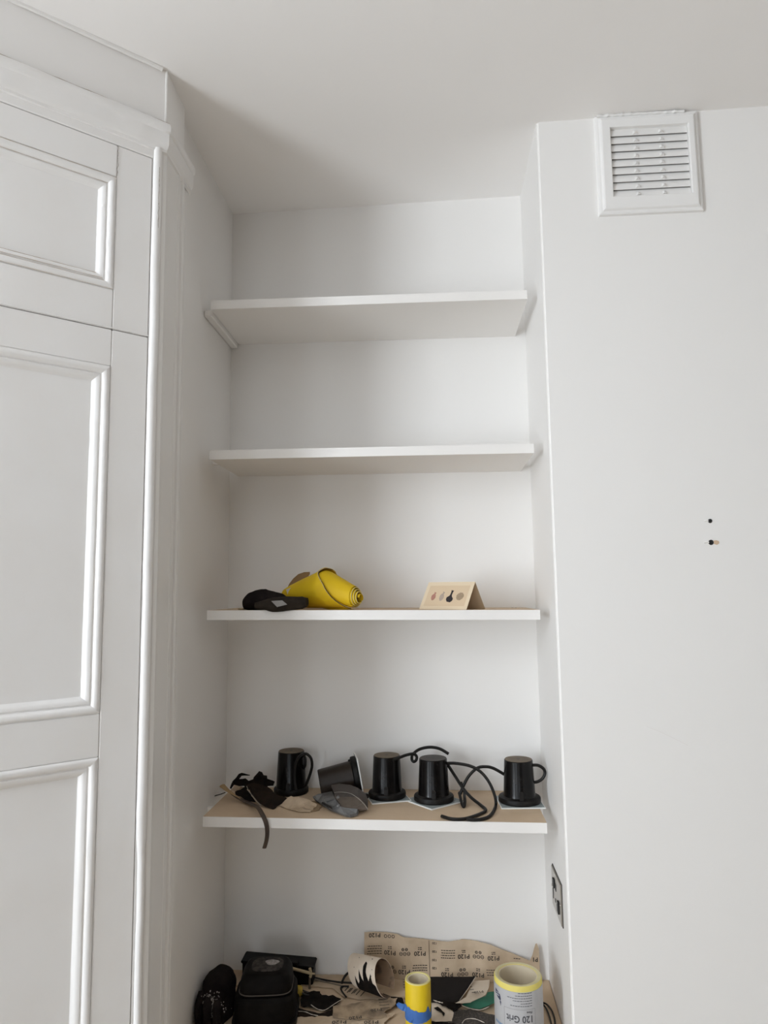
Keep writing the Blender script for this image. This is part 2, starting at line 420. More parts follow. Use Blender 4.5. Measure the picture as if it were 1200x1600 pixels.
def door(name, zb, zt, panels):
    d = struct(empty(name, PW((SR + DL) / 2, 0, zb)))
    obj('stile', pbox(SI + .0004, SR, -.032, 0, zb, zt), GLOSS, d); obj('stile', pbox(LR, LI - .0004, -.032, 0, zb, zt), GLOSS, d)
    edges = [zb] + [z for p in panels for z in p] + [zt]
    for k in range(0, len(edges), 2): obj('rail', pbox(LI, SI, -.032, -.0003, edges[k], edges[k + 1]), GLOSS, d)
    for a, b_ in panels:
        obj('panel', pbox(LI - .004, SI + .004, -.022, -.0100, a - .004, b_ + .004, 0), GLOSS, d)
        for sd in 'tblr': obj('moulding', moulding(sd, LI, SI, a, b_), GLOSS, d, smooth=True)
    return d
GRIME = mat('groove_grime', (.50, .40, .30), .9)
d1 = door('door_1', 2.0370, 2.3478, [(2.1020, 2.2925)])
door('door_2', .06, 2.0358, [(.18, 1.3800), (1.4430, 1.9760)])
struct(obj('trim_8', box(0, 1, 0, 1, 0, 1), GLOSS)) if False else None
for d, o in ((.0006, .0004), (.0128, -.0038), (.0160, -.0026), (.0245, -.0084)):
    obj('paint_crack', tube([PW(LI + d + (SI - LI - 2 * d) * i / 40, o + .0002, 2.1020 + d + .0003 * noise.noise(V((i * .7, d * 900, 0)))) for i in range(41)], lambda t, d=d: .00030 + .0003 * noise.noise(V((t * 50, d * 700, 0))), 5, 1), GRIME, d1)
for d, o in ((.0006, .0004), (.0128, -.0038)):
    obj('paint_crack', tube([PW(LI + d + (SI - LI - 2 * d) * i / 40, o + .0002, 2.2925 - d + .0003 * noise.noise(V((i * .7, d * 900, 4)))) for i in range(41)], lambda t, d=d: .00022 + .0003 * noise.noise(V((t * 50, d * 700, 3))), 5, 1), GRIME, d1)
# swollen paint along the joint between the doors and under the cornice
obj('paint_ridge', tube([PW(DL + (SR - DL) * i / 70, .0002, 2.0385 + .0009 * noise.noise(V((i * .5, 1, 0)))) for i in range(71)], lambda t: .0009 + .0012 * abs(noise.noise(V((t * 45, 6, 0)))), 6, 1), GLOSS, d1, smooth=True)
struct(obj('trim_10', tube([PW(DL + (-.02 - DL) * i / 80, .0014, 2.3640 + .0010 * noise.noise(V((i * .45, 8, 0)))) for i in range(81)], lambda t: .0012 + .0018 * abs(noise.noise(V((t * 40, 9, 0)))), 6, 1), GLOSS, smooth=True))
# ragged open joints round the top of the stile, as thin cracks in the paint
def crack(pts, r, parent=None):
    return tube(pts, lambda t: r * (.6 + .8 * abs(noise.noise(V((t * 40, r * 900, 0))))), 5, 3)
rnd = random.Random(3)
def jag(p, q, n, amp): return [V(p).lerp(V(q), i / n) + PD * rnd.uniform(-amp, amp) + V((0, 0, rnd.uniform(-amp, amp))) for i in range(n + 1)]
GR = mat('grimy_crack', (.30, .26, .22), .9)
struct(obj('trim_8', crack(jag(PW(-.0795, .0004, 2.2945), PW(-.0795, .0004, 2.346), 14, .0008), .0005), GR))
struct(obj('trim_9', crack(jag(PW(-.0125, .0062, 2.225), PW(-.0128, .0062, 2.333), 16, .0007), .0005), GR))

# ------------------------------------------------------------------ wall marks on the chimney breast
for (u, v, r, chip) in ((1109.5, 814, .0034, 0), (1111, 847.5, .0042, 1)):
    p = atY(u, v, -D)
    h = obj('screw_hole', lathe([(0, .0004), (r * .75, .0004), (r, .0012), (r * 1.15, .0002)], p + V((0, 0, 0)), (0, -1, 0), 16), DARK, wall_right, p)
    q = []
    for k in range(26):
        a = 2 * PI * k / 26; q.append(p + V((math.cos(a) * r * (2.8 + .5 * math.sin(k * 3.3)), 0, math.sin(a) * r * (1.1 + .2 * math.sin(k * 2.1)))))
    obj('wall_plug', tube([p + V((-r * 2.9, -.0004, 0)), p + V((-r * 2, -.0006, r * .15)), p + V((-r * 1.0, -.0006, 0))], r * .42, 8, 3, flat=.9), SHELFW, wall_right, p)
    if chip: obj('bare_plaster', sheet([p + V((x * r, -.0003, z * r)) for x, z in ((1, .7), (2.2, .9), (3.2, .5), (3.3, -.4), (2.4, -1.1), (1.2, -.7))], .0004, 1, .0003, .0008, 5), mat('bare_plaster', (.62, .46, .32), .9), wall_right, p)
p, q = atY(1010, 1135, -D), atY(1075, 1165, -D)
obj('scratch', tube([p, p.lerp(q, .35) + V((0, 0, .0015)), p.lerp(q, .7) + V((0, 0, .001)), q], .0003, 5, 4), mat('scratched_paint', (.74, .715, .69), .8), wall_right)

# ------------------------------------------------------------------ air vent
vx0, vx1, vz0, vz1 = .7905, .9855, 2.3262, 2.5295
ox0, ox1, oz0, oz1 = .8180, .9640, 2.3600, 2.5010
vent = thing('air_vent', 'white painted louvred air vent high on the chimney breast under the ceiling', 'vent', ((vx0 + vx1) / 2, -D, vz0))
bm = bmesh.new()
def rr(x0, x1, z0, z1, y): return [V((x0, y, z0)), V((x1, y, z0)), V((x1, y, z1)), V((x0, y, z1))]
fr = []
for ins, y in ((0, 0), (.001, .006), (.004, .0075), (.007, .0078), (.0095, .0115), (.012, .0125)):
    fr.append(rr(vx0 + ins, vx1 - ins, vz0 + ins, min(vz1 - ins, 2.5325 - ins * .3), -D - y))
for ins, y in ((.0015, .0125), (0, .0118), (0, .001)):
    fr.append(rr(ox0 - ins, ox1 + ins, oz0 - ins, oz1 + ins, -D - y))
R = [[bm.verts.new(p) for p in r] for r in fr]
for A, B in zip(R, R[1:]):
    for k in range(4): bm.faces.new((A[k], A[(k + 1) % 4], B[(k + 1) % 4], B[k]))
VP = mat('vent_paint', (.80, .79, .775), .35, .3, 60, bdist=.001)
obj('frame', bm, VP, vent)
obj('backing', box(ox0, ox1, -D - .0016, -D - .0004, oz0, oz1), mat('vent_dark', (.30, .285, .27), .9), vent)
ns = 9; ph = (oz1 - oz0) / ns
for k in range(ns):
    zt = oz1 - k * ph
    def slat(u, v, zt=zt):    # top tucks in, lower edge stands proud
        x = ox0 + .0005 + (ox1 - ox0 - .001) * u
        return V((x, -D - .0030 - .0048 * v ** .8, zt - ph * 0.97 * v))
    b = grid(slat, 6, 3, .0014, lambda u, v: (0, .75, -.45))
    obj('slat', b, VP, vent, smooth=True)
    for fx in (.325, .655):
        x = ox0 + (ox1 - ox0) * fx + .0006 * math.sin(k); z = zt - ph * .95
        b = bmesh.new()
        pts = [V((x - .0062, -D - .0062, z + .0005)), V((x + .0062, -D - .0062, z + .0005)), V((x + .0035, -D - .0040, z + .0105)), V((x - .0035, -D - .0040, z + .0105))]
        tip = [V((x - .0020, -D - .0122, z + .0012)), V((x + .0020, -D - .0122, z + .0012)), V((x + .0010, -D - .0082, z + .0072)), V((x - .0010, -D - .0082, z + .0072))]
        A = [b.verts.new(p_) for p_ in pts]; B = [b.verts.new(p_) for p_ in tip]
        for i in range(4): b.faces.new((A[i], A[(i + 1) % 4], B[(i + 1) % 4], B[i]))
        b.faces.new(B); b.faces.new(A[::-1])
        obj('rib', b, VP, vent, smooth=True)
# lumpy paint along the top edge of the vent
obj('paint_ridge', tube([V((vx0 + .004 + (vx1 - vx0 - .03) * i / 30, -D - .009 - .002 * noise.noise(V((i * .8, 0, 0))), 2.5275 + .001 * noise.noise(V((i * .9, 3, 0))))) for i in range(31)],
    lambda t: .0028 + .0014 * noise.noise(V((t * 30, 0, 2))), 6, 2), VP, vent, smooth=True)

# ------------------------------------------------------------------ socket plate in the alcove
sc = thing('wall_socket', 'polished metal socket plate on the right side of the alcove', 'socket', (W, -.157, 1.017))
def sp(y0, y1, z0, z1, x0, x1, bev=.0008): return box(W - x1, W - x0, y0, y1, z0, z1, bev=bev)
obj('dark_outline', sp(-.2090, -.1058, 1.0152, 1.0892, 0, .0016, 0), mat('outline_dark', (.06, .055, .05), .6), sc)  # slightly larger dark sheet behind the plate, giving it a dark outline
obj('plate', sp(-.2075, -.1070, 1.0165, 1.0878, 0, .0035, .001), CHROME, sc)
for (y, z, sy, sz) in ((-.1370, 1.0655, .016, .016), (-.1825, 1.0400, .012, .022)):  # raised dark inserts on the plate
    s = obj('dark_insert', sp(y - sy / 2, y + sy / 2, z - sz / 2, z + sz / 2, .0035, .0058), DARK, sc)
for (y, z, sy, sz) in ((-.1240, 1.0420, .005, .018), (-.1545, 1.0640, .010, .012), (-.1490, 1.0385, .006, .006), (-.1640, 1.0320, .004, .012)):  # thin dark inserts on the plate
    obj('flat_dark_insert', sp(y - sy / 2, y + sy / 2, z - sz / 2, z + sz / 2, .0034, .0042, 0), DARK, sc)
for (y, z) in ((-.1110, 1.052), (-.2035, 1.052)):
    obj('screw', lathe([(0, .0046), (.0022, .0044), (.0028, .0034)], (W, y, z), (-1, 0, 0), 14), CHROME, sc)

# ------------------------------------------------------------------ shelves
S0, S1, SD, TS = .0179, .6571, .2089, .0182
ZS = {1: (2.2117, -.0084), 2: (1.9009, -.0064), 3: (1.58365, -.0098), 4: (1.1989, -.0090)}
def zs(i, x): a, k = ZS[i]; return a + k * (x - .34)
def board(i, y0, y1, d0, d1, x0=S0, x1=S1, bev=.0006):
    b = box(x0, x1, y0, y1, 0, 1, bev=0)
    for v in b.verts: v.co.z = zs(i, v.co.x) - (d0 if v.co.z > .5 else d1)
    if bev: bmesh.ops.bevel(b, geom=b.edges[:], offset=bev, segments=1, affect='EDGES')
    return b
SLAB = {1: 'white floating shelf just below the ceiling, topmost in the alcove, empty', 2: 'empty white floating shelf, second from the top in the alcove',
        3: 'white edged floating shelf holding the yellow roll and folded card', 4: 'white edged floating shelf holding the black lamp housings'}
for i in (1, 2, 3, 4):
    s = thing('floating_shelf', SLAB[i], 'shelf', ((S0 + S1) / 2, -SD / 2, zs(i, .34) - TS), 'floating shelves in the alcove')
    dx = {1: 0, 2: .002, 3: .002, 4: 0}[i]
    obj('board', board(i, -SD + .0012, 0, .0005, TS, S0 + dx, S1 + dx), SHELFW, s)
    obj('edging', board(i, -SD, -SD + .0012, 0, TS + .0002, S0 + dx, S1 + dx, 0), SHELFW, s)
    if i > 2: obj('top_face', board(i, -SD + .0012, -.0005, 0, .0005, S0 + dx, S1 + dx, 0), MDF, s)
    if i == 1: obj('batten', board(i, -SD + .012, -.002, TS - .004, TS + .010, 0.0005, .0165, .002), PAINT, s)
    else: obj('support_pin', board(i, -.13, -.12, .006, .014, .0005, S0 + .004, 0), PAINT, s)
    if i == 3:
        for u, v in ((800.5, 948.6), (806, 948.9)): 
            p = V((atY(u, v, -.03).x, -.03, 0)); p.z = zs(3, p.x)
            obj('pencil_mark', lathe([(0, .0004), (.0018, .0003), (.002, 0)], p, (0, 0, 1), 10), INK, s)

# ------------------------------------------------------------------ greeting card on shelf 3
def P3(x, y, dz=0): return V((x, y, zs(3, x) + dz))
A_, phi = V((atY(728.7, 953.8, -.2065).x, -.2065)), math.radians(31)
rd = V((-math.cos(phi), math.sin(phi))); pp = V((math.sin(phi), math.cos(phi)))
wc = .106; L2 = .078; hh = .0535
cb = thing('greeting_card', 'cream folded card printed with four small vases, standing like a tent', 'card', P3(A_.x, A_.y))
def card(t, s, off=0):   # t along the ridge from right to left, s: 0 front foot .. 1 ridge .. 2 back foot
    q = A_ + rd * (wc * t) + pp * (L2 / 2 * s); z = hh * (s if s <= 1 else 2 - s)
    n = V((-pp.x, -pp.y, 0)) * hh + V((0, 0, 1)) * (L2 / 2); n.normalize()
    base = P3(q.x, q.y)
    r = V((q.x, q.y, base.z + .0004 + z)); return r + n * off if s <= 1 else r
def leaf(a, b_): return grid(lambda u, v: card(u, a + (b_ - a) * v), 1, 6, .0007, lambda u, v: (0, 0, 1) if False else (pp.x * .3, pp.y * .3, -.9) if a >= 1 else (pp.x * .8, pp.y * .8, -.5))
obj('front_leaf', leaf(0, 1), CREAMCARD, cb); obj('back_leaf', leaf(1, 2), CREAMCARD, cb)
cfn = lambda x, y, o=.0004: card(.5 - x, y + .5, o)         # x,y in card units
fm = rect_fn(lambda x, y: cfn(x, y, .0003), -.43, .43, -.38, .36)
obj('printed_panel', fm, CARDF, cb, recalc=False)
def vase(cx, cy, prof, sx, sy, rot):
    b = bmesh.new(); pts = [(r, h) for r, h in prof] + [(-r, h) for r, h in reversed(prof)]; vs = []
    for r, h in pts:
        x = r * math.cos(rot) - h * math.sin(rot); y = r * math.sin(rot) + h * math.cos(rot)
        vs.append(b.verts.new(cfn(cx + x * sx, cy + y * sy, .0006)))
    b.faces.new(vs); return b
amph = [(.25, -1), (.75, -.6), (.9, -.1), (.6, .35), (.3, .5), (.28, .8), (.5, .95)]
bott = [(.5, -1), (.95, -.65), (.95, -.3), (.4, 0), (.25, .25), (.26, .8), (.42, 1)]
pot = [(.4, -1), (.85, -.5), (1, .1), (.75, .6), (.4, .75), (.5, .9)]
for nm, x, pr, sx, sy, rt, c in (('red_vase', -.275, amph, .055, .15, -.25, (.33, .16, .12)), ('grey_vase', -.095, amph, .055, .17, -.3, (.34, .27, .22)),
                                 ('black_vase', .085, bott, .075, .21, -.12, (.018, .014, .016)), ('brown_vase', .285, pot, .08, .14, -.15, (.27, .20, .13))):
    obj('vase_print', vase(x, -.03, pr, sx, sy, rt), mat(nm, c, .8, 0, 1, tuple(min(1, k * 1.5) for k in c), 900), cb)

# ------------------------------------------------------------------ rolled yellow abrasive on shelf 3
ra = atY(449, 925, -.085); rb_ = atY(555, 934, -.172)       # ends of the roll: far left, near right
RA, RB = V((ra.x, -.085, 0)), V((rb_.x, -.172, 0))
pxm = (atY(501, 900, -.125) - atY(500, 900, -.125)).length
roll = thing('abrasive_roll', 'loosely rolled yellow sandpaper sheet lying on the shelf beside the dark cloth', 'sandpaper', P3((RA.x + RB.x) / 2, -.125))
ry = -.125
ra_ax = (RB - RA).normalized(); ra_n = V((-ra_ax.y, ra_ax.x, 0)); RL = (RB - RA).length
Rm = 29.0 * pxm
def rad(t): return Rm * (.50 + .50 * min(1, t / .60) ** .9) if t < .60 else Rm * (1 - .44 * ((t - .60) / .40) ** 1.0)
def rp(t, th, r, ext=0):
    q = RA + ra_ax * (RL * t + ext); z = zs(3, q.x) + .0012 + rad(min(t, 1)) + .0026
    return V((q.x, q.y, z + math.cos(th) * r)) - ra_n * (math.sin(th) * r)
def odir(u, v): th = 2 * PI * v; return V((0, 0, math.cos(th))) - ra_n * math.sin(th)
obj('inner_wrap', grid(lambda u, v: rp(.45 + .55 * u, 2 * PI * v, rad(.45 + .55 * u) - .0012), 16, 56), YEL, roll, smooth=True)
def edge_t(th):   # the outer sheet ends along a slanting edge
    a = (th + PI) % (2 * PI) - PI         # 0 = top, + = towards viewer
    return .62 - .05 * math.sin(max(0, min(1, a / 1.2)) * PI) + .36 * max(0, min(1, (a - .5) / 2.1)) ** 1.5
def outer(u, v, dr=.0014):
    th = 2 * PI * v; t = edge_t(th) * u
    return rp(t, th, rad(t) + dr + .0022 * max(0, (u - .85) / .15))
obj('outer_wrap', grid(outer, 20, 64, -.0010, odir), YEL, roll, smooth=True)
lip = [outer(1, -.10 + .56 * k / 40) for k in range(41)]
obj('cut_edge', tube([p + ra_ax * .0008 for p in lip], .0010, 5, 1), mat('backing_edge', (.66, .50, .16), .8), roll)
shade_mat = mat('roll_shade', (.05, .03, .01), .9)  # dark colour put in for shade inside the roll and under its lip
obj('edge_gap_shade', tube([p + ra_ax * .0026 - V((0, 0, .0012)) for p in lip[4:38]], .0008, 5, 1), shade_mat, roll)
re = rad(1) - .0012; turns = 3.2
def spiral(u, v):
    th = 2 * PI * turns * u + 2.6; r = re * (1 - .52 * u)
    p = rp(1, th, r, -.010 + (.010 + .011 * u) * v); p.z -= (re - r) * .25
    return p
def sdir(u, v): th = 2 * PI * turns * u + 2.6; return V((0, 0, math.cos(th))) - ra_n * math.sin(th)
obj('spiral_end', grid(spiral, 140, 3, .0011, sdir), YEL, roll, smooth=True)
obj('spiral_edge', tube([spiral(k / 140, 1) + ra_ax * .0004 for k in range(141)], .0007, 5, 1), YELL, roll)
obj('hollow_shade', lathe([(0, 0), (re * .99, 0)], rp(1, 0, 0, -.0095), ra_ax, 32), shade_mat, roll)
def fold(u, v): th = -2.2 + 3.6 * u; p = rp(1, th, re * (.40 - .10 * u), .002 + .012 * v); p.z -= re * .12; return p
obj('core_fold', grid(fold, 18, 2, .0008, lambda u, v: (0, 0, 1)), YEL, roll, smooth=True)
# brown paper back showing at the far end, and a torn white corner
fy = -.060
fl = [(446, 930), (448, 920), (452, 912), (458, 904), (466, 897), (475, 894), (484, 893.5), (484, 897), (482, 900), (484, 903), (481, 909), (470, 918), (458, 924)]
obj('paper_flap', sheet([atY(u, v, fy - .0012 * (u - 446) * .3) for u, v in fl], .0007, 2, .001, 0, 2), mat('brown_paper', (.27, .165, .075), .8, .1, 80), roll)
obj('torn_corner', sheet([atY(u, v, -.118) for u, v in ((447, 921), (455.5, 918), (452, 925), (449.5, 929))], .0005, 1, .0004, 0, 3), EDGEW, roll)

# ------------------------------------------------------------------ dark crumpled cloth on shelf 3
def blob(name, rings, m, parent, seed=0, amp=.003, freq=55):
    b = rings_loft(rings)
    bmesh.ops.subdivide_edges(b, edges=b.edges[:], cuts=1, use_grid_fill=True)
    zmin = min(v.co.z for v in b.verts)
    for v in b.verts:
        n = noise.noise_vector(v.co * freq + V((seed, seed * 2, 0))); v.co += V((n.x, n.y, n.z)) * amp
        if v.co.z < zmin: v.co.z = zmin
    return obj(name, b, m, parent, smooth=True)
g = P3(atY(410, 950, -.165).x, -.165)
cl = thing('dark_cloth', 'crumpled black cloth glove with a small white label, left end of the shelf', 'glove', g)
c0 = atY(400, 940, -.165); k = pxm
def hb(x, y, z): return V((g.x + x * k, g.y + y, zs(3, g.x + x * k) + z))
rg = []
for x, hgt, dep in ((-27, .010, .018), (-25, .024, .030), (-18, .034, .036), (-8, .039, .040), (4, .040, .042), (18, .036, .042), (30, .030, .040), (42, .020, .034), (52, .010, .022)):
    rg.append([hb(x + 1.5 * math.sin(5 * j + x), -math.cos(2 * PI * j / 18) * dep * .9, .0006 + hgt * .5 * (1 - math.cos(min(PI, 2 * PI * j / 18 if j <= 9 else 2 * PI * (18 - j) / 18)))) if False else
               hb(x, -.9 * dep * math.cos(2 * PI * j / 18), .0006 + max(0, hgt * (.42 + .58 * math.sin(2 * PI * j / 18)))) for j in range(18)])
blob('palm', rg, CLOTH, cl, 1, .004, 48)
# cuff folded towards the viewer
rg = []
for x, z0_, z1_, dy in ((-4, .003, .014, -.036), (12, -.002, .020, -.043), (24, -.004, .024, -.046), (38, -.002, .026, -.045), (52, .001, .027, -.043), (66, .003, .026, -.038), (73, .006, .024, -.034)):
    rg.append([hb(x, dy + .012 * math.cos(2 * PI * j / 14), (z0_ + z1_) / 2 + max(-(z0_ + z1_) / 2 + .0008 if dy > -.044 else -9, (z1_ - z0_) / 2 * math.sin(2 * PI * j / 14))) for j in range(14)])
blob('cuff', rg, mat('dark_brown_cloth', (.022, .017, .013), .9, .5, 300, (.032, .025, .019), 40, spec=.15), cl, 4, .002, 60)
obj('care_tag', sheet([atY(u, v, -.2255) for u, v in ((424, 939), (441, 938), (449, 944.5), (433, 948.5))], .0006, 2, .002, 0, 8), mat('grey_tag', (.30, .29, .28), .8), cl)
# sliver of wood at the left end of shelf 3
x0 = atY(377, 950, -.12).x
tag(obj('wood_sliver', sheet([P3(x0 - .004, -.10, .0003), P3(x0 + .006, -.165, .0003), P3(x0 + .016, -.168, .0012), P3(x0 + .012, -.10, .0008)], .0015, 1, .0006, 0, 1), TAN, None, P3(x0, -.13)),
    'thin tan wood sliver beside the crumpled dark glove', 'scrap')

# ------------------------------------------------------------------ black lamp housings on shelf 4
def P4(x, y, dz=0): return V((x, y, zs(4, x) + dz))
GRP = 'black tapered lamp housings on the shelf'
BROWNB = mat('brown_black_plastic', (.016, .0105, .0075), .38, .1, 80, (.026, .018, .013), 40, spec=.3)
def housing(label, base, h, rt, rb, rf, dusty=DUSTY, plate_rot=0, plate_half=.041, plate=True, ax=V((0, 0, 1)), body=None):
    t = thing('lamp_housing', label, 'lamp', base, GRP)
    ax = V(ax).normalized(); b0 = V(base); pz = .0028 if plate else .0003
    e1 = V((1, 0, 0)) if abs(ax.x) < .9 else V((0, 0, 1)); e1 = (e1 - ax * e1.dot(ax)).normalized(); e2 = ax.cross(e1)
    if plate:
        c_, s_ = math.cos(plate_rot), math.sin(plate_rot)
        def pr(hf, z): return [b0 + (e1 * (x * c_ - y * s_) + e2 * (x * s_ + y * c_)) * hf + ax * z for x, y in ((-1, -1), (1, -1), (1, 1), (-1, 1))]
        pl_ = obj('glass_tile', rings_loft([pr(plate_half, .0003), pr(plate_half, .0024)]), GLASSW, t)
        obj('tile_face', rings_loft([pr(plate_half - .0016, .0024), pr(plate_half - .0016, .0028)]), GLASS, pl_)
    z = pz
    obj('flange', lathe([(0, z), (rf * .96, z), (rf, z + .002), (rf, z + .0085), (rf * .97, z + .0105), (rb + .0035, z + .0115), (rb + .002, z + .0125), (0, z + .0125)], b0, ax, 48), BLACKM, t, smooth=True)
    obj('body', lathe([(rb + .001, z + .0125), (rb, z + .018), (rt, h - .0015), (rt - .001, h - .0004), (0, h - .0004)], b0, ax, 48), body or BLACK, t, smooth=True)
    cap = obj('cap', lathe([(rt - .0012, h - .0004), (rt - .0014, h + .0004), (.004, h + .0005), (.0035, h - .0002 + .0004), (0, h + .0003)], b0, ax, 40), dusty, t, smooth=False)
    obj('cap_hole', lathe([(0, h + .0007), (.0028, h + .0007), (.0032, h + .0004)], b0, ax, 12), DARK, cap)
    obj('spring_clip', rings_loft([[b0 + ax * (z + hz) + (-e2 if abs(ax.z) > .5 else e1) * rd_ + sd * (w_) for rd_, sd in ((rb - .002, e1), (rb + dp, e1), (rb + dp, -e1), (rb - .002, -e1))] for hz, dp, w_ in ((.011, .006, .004), (.022, .0045, .004), (.026, .001, .003))])
        if abs(ax.z) > .5 else lathe([(0, 0), (.003, 0), (.003, .004), (0, .005)], b0 + ax * (z + .013) + e1 * rb * .98, e1, 10), BLACKM, t)
    return t
def cab(pts, r, parent, name='cable', m=RUBBER, n=8): return obj(name, tube(pts, r, n, 6), m, parent, smooth=True)
def on4(u, v, dz=.0034):
    p = atZ(u, v, 1.1985); return V((p.x, p.y, zs(4, p.x) + dz))
pxA = .001350
bA = atZ(455, 1238, zs(4, .15)); bA.z = zs(4, bA.x)
hA = housing('upright black lamp housing with a cable loop, leftmost of the row', bA, .0855, .0275, .0312, .0366, plate=False)
ya = bA.y - .034
cab([atY(474, 1178, ya + .010), atY(467, 1183, ya - .002), atY(462, 1194, ya - .002), atY(460.5, 1210, ya - .003), atY(461, 1224, ya - .005), atY(463, 1234, ya - .007)], .0029, hA)
cab([atY(474, 1178, ya + .012), atY(480, 1178.5, ya + .012), atY(486, 1185, ya + .012), atY(487.5, 1196, ya + .013), atY(485, 1208, ya + .014), atY(480, 1222, ya + .016), atY(477.5, 1228, ya + .018)], .0029, hA)
cab([atY(474, 1178, ya + .030), atY(477, 1186, ya + .022), atY(476.5, 1196, ya + .022), atY(474, 1201, ya + .028)], .0029, hA)
# B: tipped over, mouth and tile to the right
axB = V((-.965, -.20, -.17)).normalized()
eB = atY(562, 1210, -.060)
rfB = .0395
hB = housing('black lamp housing tipped over on its side with a square tile on its mouth', eB, .0835, .0285, .0315, rfB, BLACKM, .03, .0402, True, axB, BROWNB)
lowest = 1e9
bpy.context.view_layer.update()
for o in hB.children:
    for v in o.data.vertices:
        wv = v.co + o.location + V(hB.location)
        lowest = min(lowest, wv.z - zs(4, wv.x))
hB.location.z -= lowest - .0003
# C D E
def up(label, b, t_, rt, rb, rf, rot, half, dusty=DUSTY):
    p = atZ(b[0], b[1], 1.1985); p.z = zs(4, p.x)
    h = atY(t_[0], t_[1], p.y).z - p.z
    return housing(label, p, h, rt, rb, rf, dusty, rot, half), p, h
hC, pC, hgC = up('upright black lamp housing whose curled cable passes behind its right neighbour', (605, 1246.5), (605.2, 1179.5), .0275, .0303, .0385, .30, .0405)
hD, pD, hgD = up('upright black lamp housing on a diamond turned tile, middle of the shelf', (678, 1251.5), (674.4, 1184), .0280, .0312, .0402, .72, .0440, mat('dusty_grey_cap', (.05, .045, .04), .7, .1, 200, (.07, .06, .05), 50))
hE, pE, hgE = up('upright black lamp housing with a handle-like cable loop, at the right end', (812, 1252.5), (810.6, 1186), .0283, .0312, .0418, .06, .0430)
cr = .0031
yc = pC.y
cab([atY(614, 1188, yc - .030), atY(626, 1183, yc - .018), atY(636, 1179.5, yc - .01), atY(646, 1178, yc), atY(651, 1182, yc + .004), atY(650, 1188, yc + .002), atY(646, 1190, yc), atY(643.5, 1186, yc + .004), atY(645, 1179, yc + .012),
     atY(655, 1171, yc + .022), atY(671, 1167.5, yc + .026), atY(687, 1170, yc + .026), atY(701, 1178, yc + .022)], cr, hC)
yd = pD.y
cab([atY(697, 1193, yd), atY(702, 1192.5, yd), atY(715, 1193, yd), atY(735, 1197, yd - .004), atY(751, 1206, yd - .01), atY(764, 1222, yd - .02), atY(773, 1243, yd - .03),
     on4(774.5, 1261), on4(766, 1276), on4(751, 1282), on4(736, 1283), on4(728, 1281)], cr, hD)
cab([atY(699, 1194, yd + .004), atY(712, 1214, yd + .004), atY(723, 1231, yd), atY(736, 1246, yd - .012), on4(751, 1260, .004), on4(759, 1267, .0033), on4(751, 1273), on4(728, 1281, .0034), on4(707, 1282), on4(690, 1277.5)], cr, hD)
ye = pE.y + .01
cab([atY(788, 1210, ye), atY(772, 1201, ye), atY(760, 1198, ye), atY(746, 1200, ye), atY(733, 1212, ye - .002), atY(724, 1228, ye - .006), atY(719, 1241, ye - .010), on4(718.2, 1251.5, .016), on4(722, 1260, .006), on4(725, 1262, .0035), on4(726.5, 1257, .008),
     on4(725, 1245, .014), atY(722, 1230, ye - .002), atY(720, 1222, ye)], cr, hE)
cab([atY(832, 1195.5, pE.y), atY(841, 1196, pE.y), atY(849, 1201, pE.y), atY(851.5, 1208, pE.y), atY(848, 1216, pE.y), atY(841, 1221, pE.y), atY(834, 1222.5, pE.y)], cr, hE)

# ------------------------------------------------------------------ grey folded tool in front of the tipped housing
tl = thing('folding_tool', 'grey and brown two-part folding tool lying in front of the tipped lamp housing', 'tool', on4(535, 1262, 0))
def c6(x, y, dz): u, v = 460 + x / 8.571, 1160 + y / 8.571; return u, v, dz
def t4(x, y, dz):
    u, v, d = c6(x, y, dz); p = atZ(u, v, 1.1985 + dz); p.z = zs(4, p.x) + dz; return p
bk = [(490, 600, .030), (600, 580, .034), (750, 595, .034), (850, 635, .031), (950, 705, .022), (985, 790, .012), (985, 900, .003), (870, 915, .003), (700, 850, .010), (560, 760, .018)]
obj('back_plate', sheet([t4(*p) for p in bk], .004, 1, .0006, 0, 1), mat('worn_dark_plastic', (.055, .045, .04), .6, .2, 100), tl)
bd = [(530, 680, .0225), (620, 672, .0240), (750, 690, .0235), (860, 760, .0185), (940, 840, .0135), (985, 905, .0085), (865, 925, .0065), (640, 895, .0095), (590, 830, .0135), (545, 760, .0185)]
obj('blade', sheet([t4(*p) for p in bd], .0035, 1, .0004, 0, 2), BROWNP, tl)
gb = [(262, 770, .008), (330, 735, .010), (525, 692, .016), (545, 755, .015), (590, 835, .012), (640, 900, .010), (700, 915, .0085), (862, 930, .008), (850, 985, .002), (760, 1010, .001), (690, 1003, .001), (480, 922, .001), (370, 855, .001), (285, 800, .002)]
obj('grip', sheet([t4(*p) for p in gb], .006, 1, .0004, 0, 3), GREY, tl, smooth=False)
obj('slot', sheet([t4(*p) for p in ((365, 835, .0085), (375, 820, .0090), (505, 885, .0090), (500, 902, .0085))], .002, 0, .0, 0, 4), DARK, tl)
for x, y, dz in ((585, 745, .026), (590, 855, .021)):
    obj('rivet', lathe([(0, .0032), (.0024, .0024), (.0036, 0)], t4(x, y, dz), (0, -.3, 1), 14), GREY, tl)
obj('pivot', lathe([(0, .0045), (.0042, .0045), (.0055, .003), (.0055, -.004), (0, -.004)], t4(960, 725, .016), (.2, -.9, .2), 18), BLACKM, tl, smooth=True)
ed = [t4(x, y, dz + .0042) for x, y, dz in ((532, 680, .0225), (620, 672, .0240), (750, 690, .0235), (860, 760, .0185), (940, 840, .0135), (984, 903, .0085))]
obj('worn_edge', tube(ed, .0004, 5, 4), mat('tool_edge', (.36, .33, .29), .7), tl)

